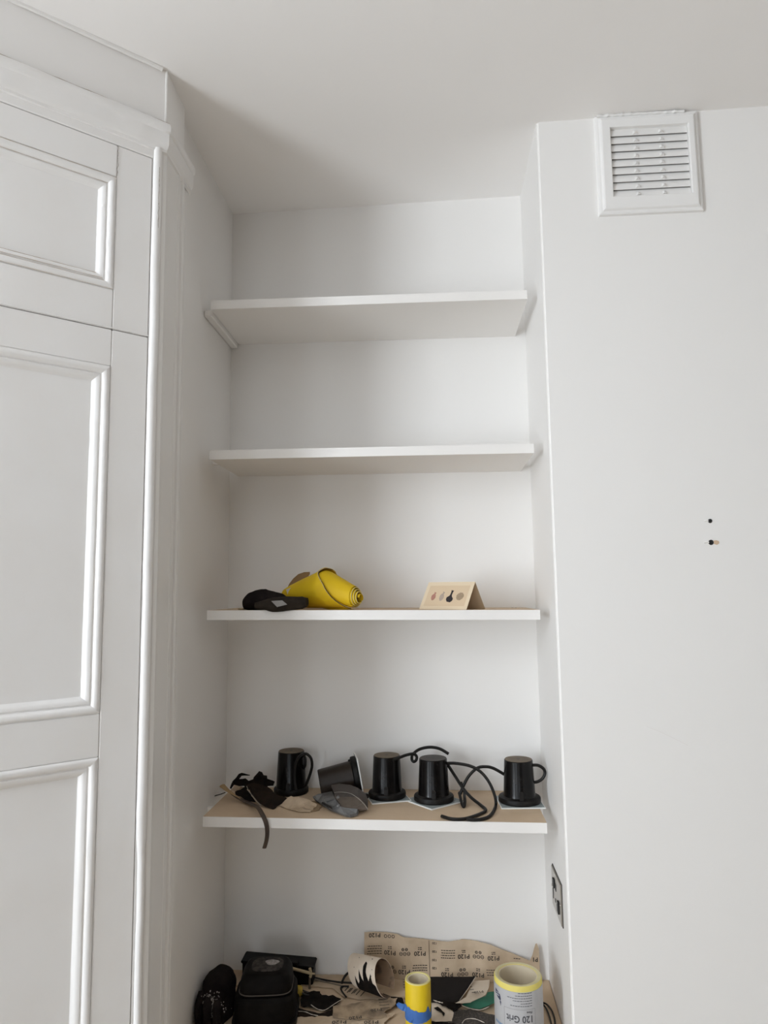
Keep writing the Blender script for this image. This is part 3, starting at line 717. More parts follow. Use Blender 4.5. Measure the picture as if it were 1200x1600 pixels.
# ------------------------------------------------------------------ torn scraps on shelf 4
def c5(x, y, dz):
    u, v = 330 + x / 8.571, 1190 + y / 8.571; p = atZ(u, v, 1.199 + dz); p.z = zs(4, p.x) + dz; return p
def scrap4(name, label, pts, m, seed, th=.0009, amp=.004, rough=.0012, cat='sandpaper', conv=c5, cuts=3):
    P = [conv(*p) for p in pts]; base = sum(P, V()) / len(P)
    base.z = min(p.z for p in P)
    return tag(obj(name, sheet(P, th, cuts, amp, rough, seed, 45), m, None, base), label, cat)
fl = scrap4('abrasive_scrap', 'large torn brown-black sandpaper flap sloping down beside the leftmost lamp housing',
    [(480, 340, .026), (560, 300, .034), (760, 355, .032), (820, 400, .026), (850, 450, .020), (1015, 505, .005), (1000, 545, .002), (905, 605, .001), (830, 655, .0005), (720, 620, .002), (640, 575, .006), (560, 480, .016)], ABRB, 11, amp=.003)
e = [c5(475, 345, .0268), c5(510, 420, .0215), c5(560, 480, .0170), c5(610, 545, .0105), c5(665, 600, .0035)]
obj('torn_edge', tube(e, .0008, 5, 4), mat('dull_edge', (.30, .27, .23), .8), fl)
scrap4('abrasive_scrap', 'jagged black sandpaper scrap standing up in a peak behind the brown flap',
    [(540, 290, .036), (600, 190, .052), (640, 145, .058), (680, 160, .056), (700, 200, .050), (745, 205, .048), (750, 250, .044), (850, 285, .036), (830, 340, .028), (720, 340, .030), (600, 330, .030)], ABR, 12, amp=.005, rough=.0022)
scrap4('abrasive_scrap', 'curled black sandpaper strip with a thin upturned tail, far left of the pile',
    [(250, 375, .020), (290, 275, .034), (370, 180, .046), (410, 165, .048), (520, 190, .046), (520, 200, .0445), (410, 205, .044), (375, 250, .038), (460, 238, .038), (520, 285, .032), (480, 340, .024), (380, 345, .022), (310, 325, .025), (270, 380, .018)], ABR, 13, amp=.003, rough=.0012)
scrap4('abrasive_scrap', 'rumpled black sandpaper piece between the standing peak and the curled strip',
    [(440, 330, .022), (500, 275, .034), (570, 250, .040), (650, 235, .044), (720, 270, .040), (770, 330, .032), (700, 400, .024), (600, 400, .020), (500, 390, .016)], ABR, 18, amp=.006, rough=.0018)
scrap4('abrasive_scrap', 'small black sandpaper scrap flat beneath the brown flap',
    [(320, 430, .010), (460, 360, .016), (500, 420, .012), (560, 500, .008), (600, 560, .003), (480, 545, .002), (400, 500, .004), (330, 470, .006)], ABR, 14, amp=.003, rough=.001)
scrap4('paper_scrap', 'small tan paper scrap between the curled black strips at the left of the pile',
    [(270, 400, .006), (310, 330, .018), (400, 350, .016), (440, 360, .012), (330, 420, .008)], PAPER, 15, amp=.002, cat='paper')
scrap4('paper_scrap', 'crumpled tan paper scrap lying in front of the leftmost lamp housing',
    [(915, 610, .001), (1010, 530, .008), (1070, 480, .014), (1180, 500, .014), (1300, 520, .008), (1420, 600, .001), (1330, 690, .0005), (1200, 695, .0005), (1050, 660, .0005), (960, 625, .0005)], PAPER, 16, amp=.005, rough=.0012, cat='paper')
scrap4('paper_scrap', 'flat brownish paper scrap in front of the grey folding tool',
    [(1180, 560, .0008), (1400, 540, .0008), (1480, 600, .0006), (1450, 660, .0006), (1300, 690, .0006), (1200, 640, .0006)], mat('brown_scrap', (.33, .235, .14), .85, .2, 90, (.27, .19, .11), 30), 17, amp=.001, rough=.001, cat='paper')
# curled strip hanging over the front edge
def hang(u, v, y): return atY(u, v, y)
s_pts = [c5(150, 350, .026), c5(220, 410, .020), c5(300, 465, .013), c5(400, 525, .007), c5(510, 570, .0045)]
fy_ = -SD - .006
s_pts += [atY(402, 1261, -.190), atY(408.5, 1270, -.2085), atY(415, 1284, fy_ - .002), atY(417.5, 1298, fy_ - .003), atY(416.5, 1312, fy_ - .002), atY(413, 1325, fy_)]
st = tag(obj('curled_strip', tube(s_pts, lambda t: .0046 * (.35 + min(1, t * 3) * .65), 10, 6, flat=.45), mat('brown_strip', (.040, .026, .018), .6, .2, 100, (.07, .045, .03), 40), None, s_pts[4]),
         'thin dark brown curled strip hanging over the front edge of the shelf', 'strip')
obj('frayed_tip', tube([p + V((0, -.001, .0015)) for p in s_pts[:4]], lambda t: .0062 * (1.1 - t), 8, 5, flat=.5), mat('pale_fray', (.33, .22, .11), .8, .3, 100), st, smooth=True)
tag(obj('thin_wire', tube([atZ(322, 1249, 1.203), c5(60, 475, .002), c5(130, 455, .004), c5(190, 430, .006)], .0010, 6, 5), RUBBER, None, c5(60, 475, 0)),
    'short thin black wire at the far left end of the housing shelf', 'wire')

# ------------------------------------------------------------------ cupboard top at the foot of the alcove
ZB = .8239
cup = thing('alcove_cupboard', 'low cupboard filling the foot of the alcove, its raw board top covered in scraps', 'cupboard', (.34, -.14, 0))
obj('worktop', box(.001, .679, -.285, -.0005, ZB - .022, ZB, bev=.001), MDF, cup)
obj('carcass', box(.004, .676, -.255, -.001, 0, ZB - .022), SHELFW, cup)
for x0_, x1_, kx in ((.008, .338, .31), (.342, .672, .37)):
    d_ = obj('cupboard_door', box(x0_, x1_, -.273, -.255, .08, ZB - .03, bev=.002), SHELFW, cup)
    obj('knob', lathe([(.006, 0), (.006, .012), (.014, .018), (.012, .026), (0, .028)], (kx, -.273, .6), (0, -1, 0), 20), CHROME, d_, smooth=True)

def w5(u, v, dz=0): p = atZ(u, v, ZB + dz); return V((p.x, p.y, ZB + dz))
def scrap5(name, label, pts, m, seed, th=.0008, amp=.002, rough=.001, cat='sandpaper', edge=None, cuts=3):
    P = [w5(*p) for p in pts]; base = sum(P, V()) / len(P); base.z = min(p.z for p in P)
    o = tag(obj(name, sheet(P, th, cuts, amp, rough, seed, 40), m, None, base), label, cat)
    if edge: obj('torn_edge', tube([w5(u, v, d + th + amp * .4) for u, v, d in edge], lambda t: .0010 * (.5 + abs(noise.noise(V((t * 20, seed, 0))))), 5, 4), EDGEW, o)
    return o

# printed sheet propped against the back wall
top = [(569, 1458), (600, 1459), (622, 1461), (630, 1465), (672, 1470.5), (700, 1472), (718, 1470.5), (722, 1469.5), (745, 1472), (765, 1476), (785, 1485), (805, 1493), (820, 1498), (828, 1501), (832, 1491), (835, 1480), (837, 1474), (839.5, 1475), (842, 1483), (842.5, 1500)]
tw = [atY(u, v, -.010) for u, v in top]; sx0, sx1 = tw[0].x, tw[-1].x
def top_z(x):
    for a, b_ in zip(tw, tw[1:]):
        if a.x <= x <= b_.x + 1e-6: return a.z + (b_.z - a.z) * (x - a.x) / max(1e-6, b_.x - a.x)
    return tw[-1].z
def sh_y(x, z):
    f_ = (z - ZB) / .09
    return -.0035 - .010 * (1 - f_) - .0022 * (1 + math.sin(x * 70)) - .0012 * noise.noise(V((x * 30, 0, f_))) - (.006 * abs(math.sin((x - sx0) * 24)) * 0)
def psheet(u, v):
    x = sx0 + (sx1 - sx0) * u; z = ZB + .0005 + (top_z(x) + .0008 * noise.noise(V((x * 200, 0, 0))) - ZB) * v; return V((x, sh_y(x, z), z))
ps = thing('printed_sandpaper', 'long tan sandpaper sheet with P120 print propped upright against the back wall', 'sandpaper', ((sx0 + sx1) / 2, -.012, ZB))
obj('sheet', grid(psheet, 110, 10, .0008, lambda u, v: (0, 1, 0)), PAPER, ps, smooth=True)
KX = (atY(701, 1500, -.012).x - atY(601, 1500, -.012).x) / 100
def pf(u0, v0, ph=0):
    p = atY(u0, v0, -.012)
    def f(x, y):  # upside-down lettering
        X_ = p.x - x; Z_ = p.z - y; return V((X_, sh_y(X_, Z_) - .0006, Z_))
    return f
bm = bmesh.new()
def dashes(u0, v0, n, wpx, fn_bm, step=3.7):
    for k in range(n):
        f = pf(u0, v0 + (k - (n - 1) / 2) * step)
        x = -wpx / 2
        rn = random.Random(int(u0 + k))
        while x < wpx / 2 - .5:
            l = min(rn.uniform(2.0, 4.2), wpx / 2 - x); rect_fn(f, x * KX, (x + l) * KX, -.5 * KX, .6 * KX, fn_bm, 1); x += l + .7
def p120(u0, v0, wd=18):
    text_bm('P120', pf(u0, v0), bm, width=wd * KX, height=6.2 * KX); dashes(u0, v0 - 7.6, 2, 6, bm, 2.6)
def circles(u0, v0):
    for row, dx in ((0, (-6, 0, 6)), (-6.4, (-3, 2.6))):
        for d in dx:
            f = pf(u0 + d, v0 + row); r1, r2 = 2.7 * KX, 1.9 * KX; n = 14
            if row: r1, r2 = 2.2 * KX, 1.3 * KX
            A = [bm.verts.new(f(math.cos(2 * PI * k / n) * r1, math.sin(2 * PI * k / n) * r1)) for k in range(n)]
            B = [bm.verts.new(f(math.cos(2 * PI * k / n) * r2, math.sin(2 * PI * k / n) * r2)) for k in range(n)]
            for k in range(n): bm.faces.new((A[k], A[(k + 1) % n], B[(k + 1) % n], B[k]))
            rect_fn(f, -r2 * .8, r2 * .8, -.35 * KX, .35 * KX, bm, 1)
dashes(585, 1485, 4, 23, bm); p120(609, 1489.5); circles(632.5, 1490); p120(656, 1491)
text_bm('P120', pf(585, 1463.5), bm, width=18 * KX, height=6 * KX)
for d in (-6, 0, 6): text_bm('O', pf(608 + d, 1465), bm, width=5 * KX, height=5 * KX)
dashes(700, 1491, 4, 22, bm); p120(724.5, 1495.5); circles(747.5, 1495.5); p120(771, 1497)
circles(611, 1517); p120(631.5, 1517); dashes(656, 1512, 3, 23, bm); p120(698.5, 1521); circles(723, 1521.5); p120(747, 1522.5); dashes(767, 1518, 3, 14, bm)
for v in (1475.5, 1488, 1500.5, 1512.5): text_bm('120', pf(678.5, v), bm, width=6.5 * KX, height=3.2 * KX)
text_bm('P1', pf(836.5, 1499), bm, width=7 * KX, height=6 * KX); dashes(808, 1499, 1, 10, bm)
obj('print', bm, INK, ps, recalc=False)['kind'] = 'stuff'
obj('fold_line', tube([V((x, sh_y(x, z) - .0004, z)) for x, z in [(atY(671.3 - 0.8 * i / 8, 1500, -.012).x, ZB + .003 + .0705 * i / 8) for i in range(9)]], .0005, 5, 1), mat('crease', (.14, .10, .07), .9), ps)

# scraps lying on the top, back to front
flat_print = []
def prints_on(o, items, z):
    b = bmesh.new()
    for s_, u, v, wd, rot in items:
        p = w5(u, v, z); c_, q_ = math.cos(rot), math.sin(rot)
        if s_ == '=':
            for k in range(4):
                rect_fn(lambda x, y: V((p.x + x * c_ - (y + (k - 1.5) * .010) * q_, p.y + x * q_ + (y + (k - 1.5) * .010) * c_, p.z)), -wd * KX / 2, wd * KX / 2, -.001, .001, b, 1)
        else: text_bm(s_, lambda x, y: V((p.x + x * c_ - y * q_, p.y + x * q_ + y * c_, p.z)), b, width=wd * KX)
    obj('print', b, INK, o, recalc=False)['kind'] = 'stuff'
s = scrap5('sandpaper_sheet', 'tan printed sandpaper sheet lying flat along the back of the cupboard top', [(476, 1523.5, .0004), (560, 1523.5, .0004), (672, 1528, .0006), (665, 1545, .0008), (640, 1560, .001), (560, 1562, .002), (535, 1557, .002), (520, 1545, .001), (470, 1540, .0006)], PAPER, 21, rough=.0006, amp=.0012)
prints_on(s, [('P120', 600, 1535, 18, PI + .1), ('=', 640, 1536, 20, .1), ('P120', 655, 1548, 15, PI), ('=', 545, 1546, 12, 1.2), ('=', 556, 1550, 14, 1.2)], .0032)
scrap5('board_offcut', 'plain tan offcut standing in the back left corner behind the dark glove', [(362, 1518, .0004), (396, 1517.5, .0004), (396, 1545, .0006), (352, 1540, .0006)], MDF, 22, th=.004, amp=.0002, rough=0, cat='offcut', cuts=1)
s = scrap5('sandpaper_sheet', 'creased tan sandpaper sheet lying in front of the cream curl', [(520, 1573, .007), (560, 1568, .0075), (600, 1562, .0075), (621, 1560, .007), (617, 1572, .006), (600, 1583, .006), (605, 1590, .006), (560, 1594, .0062), (520, 1590, .0062)], PAPERD, 23, rough=.002, amp=.002)
prints_on(s, [('P120', 588, 1578, 16, PI + .2), ('P120', 555, 1590, 18, PI + .25), ('=', 600, 1568, 14, .2)], .0108)
s = scrap5('sandpaper_sheet', 'worn tan sandpaper sheet along the lower edge below the black scraps', [(420, 1596, .004), (470, 1590, .004), (540, 1588, .004), (618, 1584, .0035), (600, 1600, .003), (606, 1640, .001), (420, 1640, .001)], PAPER, 24, rough=.0012, amp=.002)
prints_on(s, [('P120', 530, 1597, 20, PI + .1), ('P120', 580, 1597, 20, PI + .1)], .0075)
scrap5('abrasive_sheet', 'smooth black sandpaper rectangle leaning behind the yellow tube', [(669, 1527, .024), (743, 1526.5, .024), (720, 1562, .010), (716, 1566, .007), (690, 1567, .006), (660, 1566, .006), (655, 1545, .014)], mat('black_sheet', (.010, .0075, .0065), .7, .3, 600, spec=.2), 25, amp=.0008, rough=.0004, edge=[(743, 1526.5, .024), (731, 1545, .0165), (718, 1563, .010)])
s = scrap5('sandpaper_sheet', 'cream tan sandpaper scrap between the black sheet and green scrap', [(740, 1533, .014), (765, 1532, .014), (764, 1542, .013), (759, 1555, .012), (735, 1567, .011), (712, 1568, .010), (728, 1559, .012)], PAPERC, 26, amp=.001, rough=.0004)
prints_on(s, [('P120', 748, 1550, 14, PI + .3), ('=', 736, 1544, 6, .3)], .0165)
g_ = scrap5('abrasive_scrap', 'bright green sandpaper scrap tucked behind the white labelled roll', [(720, 1570, .006), (738, 1566, .010), (759, 1557, .011), (762, 1551, .012), (775, 1550, .012), (776, 1566, .012), (750, 1577, .007), (735, 1575, .006)], GREEN, 27, amp=.0015, rough=.0005, edge=[(720, 1570, .006), (733, 1575.5, .006), (750, 1578, .007), (764, 1573, .0085)])
scrap5('abrasive_scrap', 'gritty dark grey sandpaper piece lying below the green scrap', [(708, 1578, .003), (735, 1578, .003), (775, 1588, .003), (776, 1625, .001), (690, 1630, .001), (700, 1600, .002)], mat('gritty_grey', (.05, .042, .036), .9, .9, 500, (.12, .10, .085), 250, lo=.5, hi=.7), 28, amp=.002, rough=.001,
       edge=[(722, 1599, .004), (728, 1592.5, .005), (742, 1592, .005), (757, 1598, .004)])
sc_ = scrap5('sandpaper_sheet', 'tan scrap with black blotches just right of the yellow tube', [(672, 1563, .004), (700, 1574, .004), (709, 1583, .004), (706, 1596, .0035), (680, 1597, .003), (668, 1594, .003)], PAPERC, 29, amp=.001, rough=.0006)
b = sheet([w5(*p) for p in ((678, 1575, .0062), (684, 1573, .0062), (689, 1577, .0062), (695, 1583, .0062), (694, 1588, .0062), (690, 1582, .0062), (683, 1579, .0062))], .0004, 1, 0, .0008, 4)
obj('black_blotch', b, ABR, sc_)
scrap5('abrasive_scrap', 'shiny black torn fragments between the black sheet and blotched scrap', [(672, 1562, .005), (690, 1565, .008), (712, 1568, .009), (724, 1571, .006), (712, 1580, .006), (700, 1576, .006), (688, 1570, .006)], ABR, 30, amp=.004, rough=.0016, edge=[(672, 1561, .005), (684, 1565, .007), (692, 1567, .008)])
scrap5('abrasive_scrap', 'dark strip lying beneath the blotched tan scrap, frame bottom', [(668, 1596, .002), (705, 1598, .002), (735, 1603, .002), (720, 1612, .001), (668, 1606, .001)], ABR, 31, amp=.001)
scrap5('abrasive_scrap', 'torn black sandpaper scrap with a white edge, right of the grey dusted sander', [(470, 1552, .004), (500, 1550, .005), (503, 1556, .006), (520, 1556, .008), (526, 1560, .007), (533, 1562, .005), (525, 1572, .004), (510, 1580, .004), (490, 1575, .004), (470, 1572, .004)], ABR, 32, amp=.003, rough=.0016,
       edge=[(486, 1570, .0075), (497, 1577, .007), (508, 1578, .006), (522, 1569, .0055), (535, 1561, .005)])
scrap5('abrasive_scrap', 'lower black sandpaper scrap with ragged white rim near the frame bottom', [(460, 1575, .002), (480, 1580, .002), (500, 1584, .0025), (515, 1580, .003), (526, 1574, .003), (520, 1588, .002), (505, 1593, .002), (480, 1591, .0015), (455, 1590, .001)], ABRB, 33, amp=.002, rough=.0016,
       edge=[(463, 1580, .003), (477, 1581, .003), (487, 1585, .003), (497, 1587, .003)])
scrap5('abrasive_scrap', 'dark scrap under the lower left corner beside the sander', [(440, 1588, .0008), (470, 1590, .001), (496, 1594, .001), (492, 1602, .0008), (440, 1610, .0006)], ABRB, 34, amp=.001)
scrap5('abrasive_scrap', 'small black triangle of sandpaper left of the yellow tube', [(598, 1553, .003), (612, 1558, .004), (628, 1560, .004), (632, 1569, .0035), (622, 1573, .004), (608, 1566, .004)], ABR, 35, amp=.002, rough=.001)

# cream curl of sandpaper, black patch outside
cy_ = -.085
o0 = atY(601.5, 1532, cy_); o1 = atY(558, 1520, cy_ + .030)
axc = (o0 - o1).normalized(); rc = .0335
e2 = V((0, 0, 1)); e2 = (e2 - axc * e2.dot(axc)).normalized(); e3 = axc.cross(e2)
mid = (o0 + o1) / 2; shift = ZB + rc + .004 - min(o0.z, o1.z)
cu = thing('sandpaper_curl', 'cream curl of sandpaper with a black painted patch, standing open to the right', 'sandpaper', V((mid.x, mid.y, ZB)))
def curl(u, v, dr=0):
    th = math.radians(-150 + 330 * v); r = rc * (.86 + .14 * v) * (1 - .10 * (1 - u)) + dr
    sk = V((0, 0, 0)) + axc * (-.012 * math.cos(th))
    return o1.lerp(o0, u) + V((0, 0, shift)) + (e2 * math.cos(th) + e3 * math.sin(th)) * r + sk
cdir = lambda u, v: (lambda th: -(e2 * math.cos(th) + e3 * math.sin(th)))(math.radians(-150 + 330 * v))
obj('curled_sheet', grid(curl, 14, 48, .0004, cdir), PAPERC, cu, smooth=True)
obj('printed_inside', grid(lambda u, v: curl(u, v, -.0006), 14, 48, .0004, cdir), mat('brown_inside', (.27, .18, .115), .85, .2, 80, (.10, .07, .05), 45, lo=.5, hi=.66), cu, smooth=True)

def patch(uv, cuts=4, amp=.012):
    b = bmesh.new(); f_ = b.faces.new([b.verts.new((u, v, 0)) for u, v in uv])
    f_.normal_update(); bmesh.ops.triangulate(b, faces=[f_], ngon_method='EAR_CLIP')
    for _ in range(cuts):
        bmesh.ops.subdivide_edges(b, edges=[e for e in b.edges if e.calc_length() > .035], cuts=1); bmesh.ops.triangulate(b, faces=b.faces[:])
    for v in b.verts: v.co = curl(v.co.x, v.co.y, .0005)
    return b
rn = random.Random(12)
jg = [(.12, .90), (.20, .78), (.26, .68), (.31, .77), (.38, .74), (.43, .58), (.50, .70), (.55, .73), (.58, .52), (.64, .44), (.70, .47), (.68, .60), (.74, .71), (.80, .66), (.85, .60), (.88, .72), (.97, .74)]
jg = [(u, v if v > .72 else .72 + (v - .72) * .68) for u, v in jg]
obj('black_patch', patch(jg + [(.98, .97), (.6, .97), (.35, .92)]), ABR, cu)
for k, (u, v, r) in enumerate(((.62, .42, .010), (.80, .48, .014), (.35, .50, .010), (.90, .60, .008), (.25, .62, .008), (.86, .66, .012))):
    obj('black_speck', patch([(u + r * 1.4 * math.cos(a), v + r * .6 * math.sin(a)) for a in [2 * PI * q / 8 for q in range(8)]], 0), ABR, cu)

# yellow tube with blue tape
yt = V((atZ(652.7, 1528, ZB + .100).x, 0, 0)); yt = atZ(652.7, 1529, ZB + .100); yt.z = ZB
ytb = thing('yellow_tube', 'yellow sandpaper tube with torn blue tape wrapped round it', 'sandpaper', yt)
RT = .0232
obj('wrap', lathe([(RT, .0004), (RT, .0985), (RT - .0006, .1000), (RT - .0038, .1000), (RT - .0038, .0004)], yt, (0, 0, 1), 48, closed=True), YTUBE, ytb, smooth=True)
obj('core', lathe([(RT - .0040, .0004), (RT - .0040, .0996), (RT - .0062, .0992), (RT - .0062, .0004)], yt, (0, 0, 1), 40, closed=True), CARDB, ytb, smooth=True)
obj('rim', lathe([(RT - .0002, .0994), (RT - .0008, .1007), (RT - .0034, .1007), (RT - .0040, .0996)], yt, (0, 0, 1), 48), YELL, ytb, smooth=True)
def tape(u, v):
    a = -PI * 1.35 + 2 * PI * u * .95
    zt_ = .058 + .003 * math.sin(a * 1.7)  + .0025 * noise.noise(V((a * 5, 0, 0)))
    if .55 < u < .62: zt_ += .008 * (1 - abs((u - .585) / .035))
    if .62 < u < .68: zt_ -= .010 * (1 - abs((u - .65) / .03))
    zb_ = .038 + .002 * math.sin(a + 1) + .0012 * noise.noise(V((a * 6, 4, 0)))
    r = RT + .0006 + .0006 * abs(noise.noise(V((a * 9, v * 4, 1))))
    return yt + V((math.cos(a) * r, math.sin(a) * r, zb_ + (zt_ - zb_) * v))
tp = obj('blue_tape', grid(tape, 90, 5, .0003, lambda u, v: (0, 0, .3)), BLUE, ytb, smooth=True)
lf = yt + V((-RT, -.004, .054))
obj('tape_end', sheet([lf + V(p) for p in ((.001, -.002, -.007), (-.006, -.003, -.004), (-.013, -.004, .001), (-.016, -.003, .006), (-.012, -.004, .010), (-.006, -.003, .008), (.001, -.002, .006))], .0005, 3, .003, .001, 6, 120), BLUE, tp)

# white labelled roll
wt = atZ(809, 1522, ZB + .102); wt.z = ZB
RW = .0432
wr = thing('sanding_roll', 'fat sanding roll with white paper label printed 120 Grit upside down', 'sandpaper', wt)
obj('wound_paper', lathe([(RW - .0004, .0004), (RW - .0004, .1000), (RW - .0016, .1020), (RW - .0080, .1020), (RW - .0080, .0004)], wt, (0, 0, 1), 64, closed=True), mat('roll_yellow', (.74, .63, .16), .65, .1, 300), wr, smooth=True)
obj('winding_edge', lathe([(RW - .0018, .1021), (RW - .0020, .1026), (RW - .0066, .1026), (RW - .0076, .1021)], wt, (0, 0, 1), 64), mat('winding_edge', (.62, .56, .33), .8, .4, 300), wr, smooth=True)
obj('core', lathe([(RW - .0080, .0004), (RW - .0080, .1012), (RW - .0105, .1006), (RW - .0105, .0004)], wt, (0, 0, 1), 56, closed=True), CARDB, wr, smooth=True)
lb = obj('label', lathe([(RW - .0002, .006), (RW + .0003, .006), (RW + .0003, .0930), (RW - .0002, .0930)], wt, (0, 0, 1), 72, closed=True), LABEL, wr, smooth=True)
fa = math.atan2(CP.y - wt.y, CP.x - wt.x)      # side of the roll that faces the room
def cylfn(x0, z0, rot=True, dr=.0006):
    def f(x, y):
        s_ = x0 - x if rot else x0 + x; zz = z0 - y if rot else z0 + y
        a = fa + s_ / RW; return wt + V((math.cos(a) * (RW + dr), math.sin(a) * (RW + dr), zz))
    return f
mm = .001
bm = text_bm('120 Grit', cylfn(.5 * mm, .0490), None, width=46 * mm, height=11.5 * mm)
text_bm('Fine', cylfn(18.5 * mm, .0600), bm, width=10 * mm, height=4.2 * mm)
for k in range(6):
    wd = (40, 22, 34, 44, 30, 26)[k]; f = cylfn((24 - wd / 2) * mm, (.0705 + k * .0042))
    x = -wd / 2; rn = random.Random(k)
    while x < wd / 2 - 1:
        l = min(rn.uniform(2, 5), wd / 2 - x); rect_fn(f, x * mm, (x + l) * mm, -.0004, .0005, bm, 2); x += l + .8
obj('lettering', bm, mat('label_ink', (.07, .07, .08), .8), lb, recalc=False)
bm = bmesh.new(); f = cylfn(0, 0, False)
for (x0_, x1_, z0_, z1_) in ((-27, 30, 64.5, 65), (-27, 30, 35.5, 36), (-27, -26.5, 36, 65), (29.5, 30, 36, 65)): rect_fn(f, x0_ * mm, x1_ * mm, z0_ * mm, z1_ * mm, bm, 10)
obj('ruled_box', bm, mat('rule_grey', (.28, .28, .29), .8), lb, recalc=False)
bm = bmesh.new()
pts = [(-50, 86), (-43, 84), (-36, 80), (-34, 74), (-35, 70), (-42, 73), (-50, 78)]
fc = bm.faces.new([bm.verts.new(f(x * mm, z * mm)) for x, z in pts])
fc = bm.faces.new([bm.verts.new(f(x * mm, z * mm)) for x, z in ((-35, 71), (-33.5, 69), (-34.5, 62), (-37, 69))])
bm.normal_update(); bmesh.ops.triangulate(bm, faces=bm.faces[:])
obj('badge', bm, NAVY, lb)
bm = rect_fn(cylfn(-42 * mm, .078, False, .0008), -.005, .004, -.0012, .0004, None, 3); rect_fn(cylfn(-42 * mm, .081, False, .0008), -.005, .004, -.0006, .0008, bm, 3)
obj('badge_lettering', bm, mat('badge_white', (.5, .5, .55), .7), lb, recalc=False)
bm = rect_fn(f, -52 * mm, -30 * mm, 30 * mm, 34 * mm, None, 8)
obj('colour_band', bm, mat('band_blue', (.22, .30, .42), .7), lb, recalc=False)

# ------------------------------------------------------------------ dark clutter, left end of the cupboard top
# palm sander
sa = V((.1275, -.150, ZB))
sd_ = thing('palm_sander', 'black palm sander with a pale dusty patch on top, left end of the cupboard top', 'sander', sa)
SBLK = mat('sander_black', (.0045, .0035, .003), .6, .15, 120, (.008, .0065, .0055), 50, spec=.1)
def srings(lst, e=5, rot=.12): return rings_loft([sq_ring(sa + V((dx, dy, z)), rx, ry_, e, 40, rot) for dx, dy, z, rx, ry_ in lst])
obj('base_pad', srings([(0, 0, .0005, .060, .052), (0, 0, .012, .060, .052)], 8), BLACKM, sd_, smooth=True)
obj('housing', srings([(0, 0, .012, .056, .049), (0, 0, .030, .058, .050), (0, 0, .046, .057, .049), (0, .002, .052, .052, .045)]), SBLK, sd_, smooth=True)
obj('grip', srings([(0, .003, .050, .046, .041), (0, .004, .060, .049, .043), (0, .006, .074, .047, .042), (0, .008, .084, .041, .037), (0, .008, .0865, .036, .032)], 4.5), SBLK, sd_, smooth=True)
obj('seam', tube([p + V((0, 0, 0)) for p in sq_ring(sa + V((0, .003, .056)), .0495, .0436, 4.5, 40, .12)] + [sq_ring(sa + V((0, .003, .056)), .0495, .0436, 4.5, 40, .12)[0]], .0010, 6, 1), mat('dusty_seam', (.085, .07, .058), .8), sd_)
obj('top_inset', srings([(0, .008, .0865, .030, .026), (0, .008, .0885, .028, .024)], 3), mat('dusty_inset', (.05, .04, .034), .9, .6, 300, (.012, .010, .009), 120), sd_, smooth=True)
obj('dust_patch', sheet([sa + V((.008 + .013 * math.cos(a) * (1 + .2 * math.sin(3 * a)), .012 + .010 * math.sin(a), .0886)) for a in [2 * PI * k / 16 for k in range(16)]], .0004, 2, .0004, 0, 2), DUST, sd_)

# open black case behind
bx = V((.128, -.030, ZB))
cs = thing('black_case', 'shallow black plastic case standing behind the palm sander', 'case', bx)
def cbx(x0, x1, y0, y1, z0, z1, bev=.002):
    b = box(x0, x1, y0, y1, z0, z1, bev=bev)
    for v in b.verts:
        v.co.z += -.06 * (v.co.x) * (1 if v.co.z > .02 else .0); v.co = bx + v.co
    return b
BC = mat('case_black', (.0035, .003, .003), .5, .2, 90, spec=.15)
obj('case_body', cbx(-.076, .070, -.016, .018, .0005, .037), BC, cs)
obj('case_lid', cbx(-.078, .073, -.020, .022, .037, .042, .0015), BC, cs)
obj('latch', cbx(.016, .040, -.021, -.004, .040, .0475, .0015), BC, cs)
obj('hinge', cbx(-.020, .000, -.022, -.016, .032, .0435, .0012), BC, cs)
# tan tool leaning on the case
tp_ = thing('wooden_hammer', 'small tan T-shaped wooden tool leaning against the black case', 'tool', V((.165, -.06, ZB)))
h0, h1 = atY(448, 1511, -.062), atY(486, 1521, -.058)
obj('handle', tube([h0, h0.lerp(h1, .5), h1], .0030, 8, 2), TAN, tp_, smooth=True)
obj('head', tube([atY(484, 1513, -.058), atY(486, 1521, -.057), atY(484.5, 1527, -.058)], .0030, 8, 3), TAN, tp_, smooth=True)
obj('side_peg', tube([atY(486, 1521, -.057), atY(492, 1521.5, -.057)], .0020, 8, 1), TAN, tp_, smooth=True)
obj('foot', tube([atY(485, 1527, -.058), atY(484, 1530, -.058), V((atY(484, 1530, -.058).x, -.058, ZB + .0015))], .0024, 8, 2), mat('foot_brown', (.12, .09, .06), .7), tp_, smooth=True)
# yellow plug with prongs
yp = atY(466, 1543, -.085); 
pb = thing('yellow_plug', 'small round yellow plug end with two dark prongs beside the sander', 'plug', V((yp.x, yp.y, ZB)))
yz = ZB + .0105; yc_ = V((yp.x, yp.y, yz))
obj('plug_body', lathe([(0, -.011), (.006, -.0105), (.0095, -.006), (.0100, 0), (.0095, .005), (.007, .008), (0, .0085)], yc_, (1, .1, -.05), 24), mat('plug_yellow', (.40, .27, .02), .6, .2, 100, (.5, .36, .05), 40), pb, smooth=True)
for dy, l in ((-.005, .030), (.004, .036)):
    obj('prong', tube([yc_ + V((.006, dy, 0)), yc_ + V((.018, dy, -.004)), yc_ + V((l, dy + .003, -.0085))], .0016, 8, 3), mat('prong_dark', (.06, .055, .05), .4, metal=1), pb, smooth=True)
